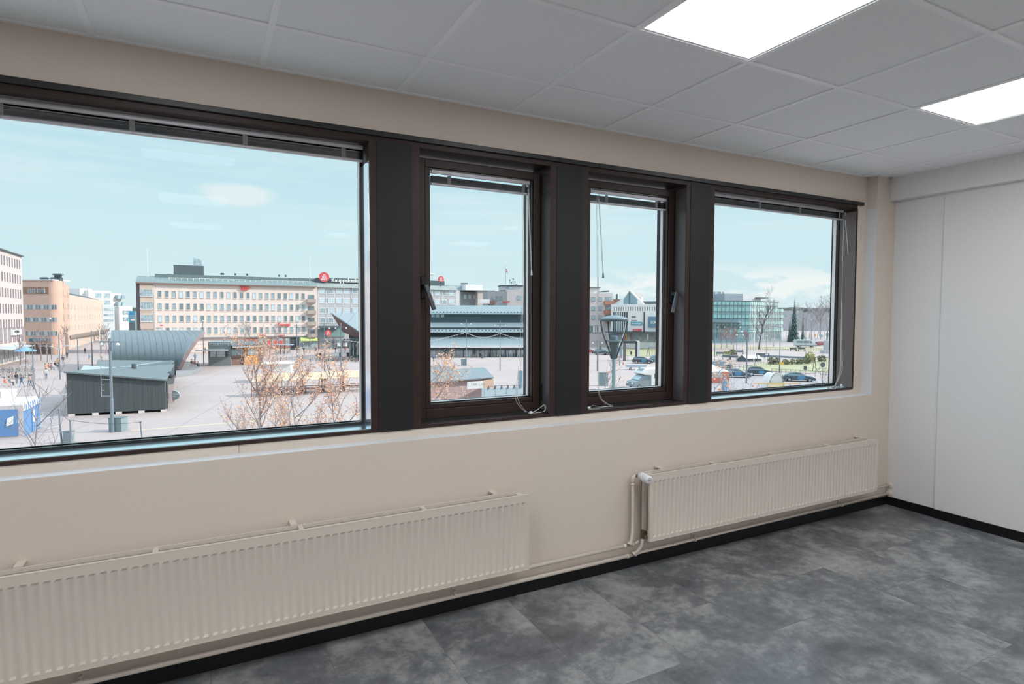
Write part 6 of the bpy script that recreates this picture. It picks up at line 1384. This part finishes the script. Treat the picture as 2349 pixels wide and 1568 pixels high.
k = MB(); a, b_ = G(1735, 817), G(1856, 823); k.prism([a-Vector((0, 0, 0)), b_, b_+FWH*1.2, a+FWH*1.2], (0, 0, 0), (0, 0, .45)); tag(k.build('low_wall', emat('low_wall_slate', 150, 158, 168)), 'long low grey wall behind the hedge in the park', 'wall')
def railing(P, n, label):
    k = MB(); a, b_ = G(*P[0]), G(*P[1]); root = empty('railing', a, 0, label, 'railing'); d = b_-a
    for h in (.55, 1.0): k.tube([Vector((0, 0, h)), d+Vector((0, 0, h))], .03, 4)
    k.build('rail', m_poled, root)
    for i in range(n+1): MB().tube([d*(i/n), d*(i/n)+Vector((0, 0, 1.05))], .035, 5).build('post', m_poled, root)
railing(((1716, 803.5), (1890, 806)), 30, 'long low dark railing along the far edge of the park'); railing(((1668, 845), (1725, 850)), 6, 'grey railing behind the parked dark cars'); railing(((1770, 858), (1905, 866)), 12, 'grey railing between the lawn and the taxi rank')
# hedge bushes
m_bush = emat('bush_olive', 140, 146, 116, .8, var=.35, scale=3); m_bushy = emat('bush_yellow', 190, 190, 120, .8, var=.3, scale=3)
def bush(u, v, w, h, m, label, seed):
    rd = random.Random(seed); k = MB()
    for i in range(int(90*w*h)):
        a = rd.uniform(0, 2*PI); rr_ = rd.random()**.5*w/2; z = rd.uniform(.1, 1)*h*(1-.35*(rr_/(w/2))**2); c = Vector((rr_*math.cos(a), rr_*math.sin(a)*.8, z))
        x = Vector((rd.gauss(0, 1), rd.gauss(0, 1), rd.gauss(0, 1))).normalized(); y = x.cross(Vector((rd.gauss(0, 1), rd.gauss(0, 1), rd.gauss(0, 1)))).normalized(); s = .16
        k.add([c-x*s, c+y*s*.7, c+x*s, c-y*s*.7], [(0, 1, 2, 3)])
    r_ = empty('bush', G(u, v), 0, label, 'bush', 'low bushes in the park'); tag(k.build('foliage', m, r_, fix=False), kind='stuff'); k = MB()
    for i in range(5): a = i*1.25; k.tube([(0, 0, 0), (math.cos(a)*w*.25, math.sin(a)*w*.2, h*.6)], .03, 4)
    k.build('stems', m_bark, r_, fix=False)
for i, (u, v, w, h, m, s) in enumerate(((1769, 835, 1.5, 1.6, m_bush, 'leftmost of the hedge row'), (1781, 835, 1.7, 1.7, m_bush, 'second in the hedge row, left of the yellow sign post'), (1802, 836, 1.8, 1.3, m_bush, 'third in the hedge row, just right of the sign post'), (1818, 835, 1.4, 1.2, m_bush, 'fourth in the hedge row'), (1834, 835, 1.7, 1.4, m_bush, 'fifth in the hedge row'), (1850, 834, 2.1, 1.8, m_bush, 'tall one before the yellow-green bush'),
        (1858, 831, 2.6, 2.6, m_bushy, 'big yellow-green one beside the swing'), (1885, 829, 2.2, 1.7, m_bush, 'rightmost, by the window edge'), (1680, 814, 2.4, 1.6, m_bush, 'low one behind the gabled hut'), (1667, 812, 1.6, 1.0, m_bushy, 'yellowish one on the left lawn'))): bush(u, v, w, h, m, 'olive bush, '+s, 90+i)
# spruces
m_spr = emat('spruce', 96, 122, 118, .8, var=.35, scale=1.5)
def spruce(u, vt, vb, wpx, label, seed):
    p, d = gpos(u, vb); h = (vb-vt)/FP*d; w = wpx/FP*d/2; rd = random.Random(seed); r_ = empty('spruce', p, 0, label, 'tree'); k = MB(); n = int(h*2.2)
    for i in range(n):
        t_ = i/n; z = h*(.05+.95*t_); R_ = w*(1-t_)**.85*rd.uniform(.8, 1.1)+.05; m_ = 11; vs_ = [(0, 0, z+R_*.35)]
        for j in range(m_*2): a = PI*j/m_+i; q = R_*(rd.uniform(.85, 1.15) if j % 2 else .55); vs_.append((q*math.cos(a), q*math.sin(a), z-R_*.45*(1 if j % 2 else .5)))
        k.add(vs_, [(0, 1+j, 1+(j+1) % (2*m_)) for j in range(2*m_)])
    tag(k.build('foliage', m_spr, r_, fix=False), kind='stuff'); MB().tube([(0, 0, 0), (0, 0, h)], [w*.1, .03], 6).build('trunk', m_bark, r_)
spruce(1821, 682, 784, 27, 'tall dark spruce in the park, right of the turquoise building', 1); spruce(1841, 704, 783, 11, 'thin dark spruce right of the tall one', 2); spruce(1811, 728, 784, 15, 'small dark spruce at the left foot of the tall one', 3)
spruce(1377, 774, 803, 12, 'small dark conifer behind the street lantern', 4)
# bare trees
m_far = emat('far_twigs', 172, 158, 164, .8); m_farl = emat('pale_birch', 206, 202, 206, .8); m_darkt = emat('dark_trunk', 120, 112, 118, .8)
def far_tree(u, vt, vb, label, seed, m=m_far, narrow=.6, nb=(7, 4), leaves=0, ml_=None, tw=.03, up=.8, trunk=.2, lsize=.2, first=.25):
    p, d = gpos(u, vb); h = (vb-vt)/FP*d; r_ = empty('bare_tree', p, 0, label, 'tree', 'bare trees in the park'); tree(r_, None, h, 1, seed, trunk=trunk, leaves=leaves, mb_=m, ml_=ml_, twig=tw, narrow=narrow, nb=nb, up=up, lsize=lsize, first=first, levels=3); return r_
far_tree(1741, 706, 801, 'big dark bare tree with a wide crown in front of the turquoise building', 101, m_darkt, .75, trunk=.3, tw=.03)
far_tree(1775, 668, 795, 'tall slender pale birch at the right end of the turquoise building', 102, m_farl, .42, trunk=.18, tw=.02)
far_tree(1896, 664, 782, 'tall bare tree at the far right of the rightmost window', 103, m_far, .6, tw=.03); far_tree(1882, 690, 778, 'bare tree left of the tallest one at the far right', 104, m_far, .6, tw=.035)
t0 = far_tree(1856, 702, 776, 'pale bare tree right of the thin spruce', 105, m_farl, .6, tw=.035)
for i, (u, v, sc, s) in enumerate(((1803, 772, .9, 'just left of the tall spruce'), (1832, 778, .85, 'between the two spruces'), (1846, 778, .95, 'behind the pale street light'), (1868, 776, 1.0, 'fourth from the right in the hazy row'), (1875, 777, .9, 'third from the right in the hazy row'), (1890, 775, .9, 'behind the statue'), (1862, 778, .75, 'low one in the hazy row'), (1904, 774, .9, 'at the very right window edge'), (1790, 775, .7, 'right foot of the turquoise building'), (1838, 780, .7, 'low, below the thin spruce'), (1812, 775, .6, 'low, below the tall spruce'), (1880, 772, .8, 'right of the ball lamp'), (1768, 786, .5, 'small, under the slender birch'), (1757, 784, .5, 'small, right of the big dark tree'))):
    copy_tree(t0, G(u, v), i*1.3, 'hazy bare tree, '+s, sc)
for i, (u, vt, vb, s) in enumerate(((1654, 760, 800, 'mauve, left of the others'), (1668, 758, 798, 'tan, under the street light'), (1683, 757, 802, 'tan, left of the lamp'), (1712, 762, 790, 'orange-leafed, before the turquoise facade'))):
    far_tree(u, vt, vb, 'small shrub-like tree, '+s, 120+i, m_far, .7, (6, 3), 350 if i else 80, mat('orange_leaf', ex(220, 160, 140, .85), .7, var=.3), tw=.03, lsize=.16, trunk=.12)
for i, (u, vt, vb, s) in enumerate(((47, 768, 836, 'with a thick trunk before the pinkish block'), (95, 758, 826, 'before the peach ribbon windows'), (109, 770, 830, 'right of the other two at the left'), (142, 752, 820, 'by the rounded peach corner'), (232, 752, 815, 'dark, in the street mouth'), (243, 750, 812, 'right of the dark one in the street mouth'), (483, 742, 800, 'behind the grey kiosk'), (566, 745, 803, 'left of a pair before the brick shops'), (578, 742, 804, 'right of a pair before the brick shops'), (645, 745, 806, 'by the small bicycle shelter'), (711, 752, 808, 'before the balconies of the long facade'))):
    o = far_tree(u, vt, vb, 'bare street tree, '+s, 140+i, m_far if i != 4 else m_darkt, .5, (6, 3), 0, tw=.022, trunk=.13, first=.35); o['group'] = 'bare street trees around the square'
# ---- cafe umbrella at the left, statue, tents
p = G(60, 848); r = empty('cafe_parasol', p, -YAW, 'open blue cafe parasol at the left in front of the pinkish block', 'parasol'); h = W(63, 801, GD(60, 848)).z-GZ
MB().tube([(0, 0, 0), (0, 0, h+.4)], .04, 6).build('pole', m_poled, r); MB().lathe([(1.75, h-.35), (1.7, h-.25), (.05, h+.55)], (0, 0, 0), 8).build('canopy', emat('parasol_blue', 132, 176, 212, .85), r)
p = G(1897, 810); r = empty('statue', p, -YAW, 'green bronze standing figure on a pale stone plinth at the right window edge', 'statue'); d_ = GD(1897, 810); q = lambda px: px/FP*d_
MB().box(-q(11), q(11), -q(9), q(9), 0, q(7)).build('base', emat('stone_pale', 204, 206, 216), r); MB().box(-q(6), q(6), -q(5), q(5), q(7), q(29)).build('plinth', emat('stone_pale', 0, 0, 0), r)
br = emat('bronze_green', 116, 154, 154); sm = person_mesh('stand', br, br, None).copy()
for i in range(4): sm.materials[i] = br
o = link('bronze_figure', sm, r, (0, 0, q(29))); o.scale = (1.5, 1.5, 1.5)
F = Fac('promotion_tent', 'white-roofed promotion tent with red side panels at the left of the rightmost window', 'tent', 1612, 93, 1675, 93)
zt_ = F.z(1660, 852); F.body(m_frw, zt_, 3.5); x0 = F.x(1660); MB().box(x0, F.L, -.05, 0, .3, zt_).build('red_panel', emat('tent_red', 240, 128, 110, .85), F.root); MB().box(F.x(1630), x0, -.05, 0, .1, .9).build('red_strip', emat('tent_red', 0, 0, 0), F.root)
k = MB(); zr_ = F.z(1640, 834, 1.75); k.add([(-.1, -.1, zt_), (F.L+.1, -.1, zt_), (F.L+.1, 3.6, zt_), (-.1, 3.6, zt_), (F.L*.45, 1.75, zr_)], [(0, 1, 4), (1, 2, 4), (2, 3, 4), (3, 0, 4)]); k.build('roof', m_wht, F.root)
p, d_ = gpos(1662, 902); r = empty('closed_parasol', p, 0, 'closed bright blue parasol standing before the promotion tent', 'parasol'); hh = 40/FP*d_
MB().tube([(0, 0, 0), (0, 0, hh)], .04, 6).build('pole', m_pole, r); MB().lathe([(.36, .3), (.40, hh*.5), (.34, hh*.7), (.05, hh)], (0, 0, 0), 8).build('canopy', emat('cloth_bright_blue', 104, 172, 218, .85), r)
p, d_ = gpos(1780, 899); r = empty('dome_tent', p, -YAW, 'white arched dome tent behind the yellow barrier', 'tent'); q = lambda px: px/FP*d_
k = MB(); R_, Z_ = q(18), q(43); pts = [(R_*math.cos(a), 0, Z_*math.sin(a)) for a in [PI*i/14 for i in range(15)]]; k.prism(pts, (0, 0, 0), (0, 2.5, 0)); k.build('shell', m_wht, r)
k = MB()
for i in range(14): a = PI*i/14; b_ = PI*(i+1)/14; k.tube([(R_*1.05*math.cos(a), -.1, Z_*1.03*math.sin(a)), (R_*1.05*math.cos(b_), -.1, Z_*1.03*math.sin(b_))], .03, 4)
for s in (-1, 1): k.tube([(s*R_*.1, -.15, 0), (s*R_*.8, -.15, Z_*.6)], .02, 4); k.tube([(s*R_*.75, -.15, 0), (s*R_*.35, -.15, Z_*.3)], .02, 4)
k.build('truss', m_poled, r)
m_yel = emat('barrier_yellow', 250, 206, 122, .9); p = G(1728, 900); r = empty('yellow_barrier', p, -YAW-.02, 'yellow-edged banner barrier at the bottom of the rightmost window', 'barrier'); L_ = q(106)
k = MB(); k.box(0, L_, -.05, .05, q(20), q(22)); k.build('top_rail', m_yel, r); MB().box(q(33), q(69), -.04, .0, 0, q(20)).build('banner', emat('banner_cream', 252, 238, 200, .9), r)
MB().box(q(66), q(70), -.06, .02, 0, q(22)).build('post', m_yel, r)
k = MB()
for x in (3, 25, 75, 98): k.tube([(q(x), 0, 0), (q(x+8), 0, q(20))], .02, 4); k.tube([(q(x+16), 0, 0), (q(x+8), 0, q(20))], .02, 4)
k.build('brace', m_poled, r)
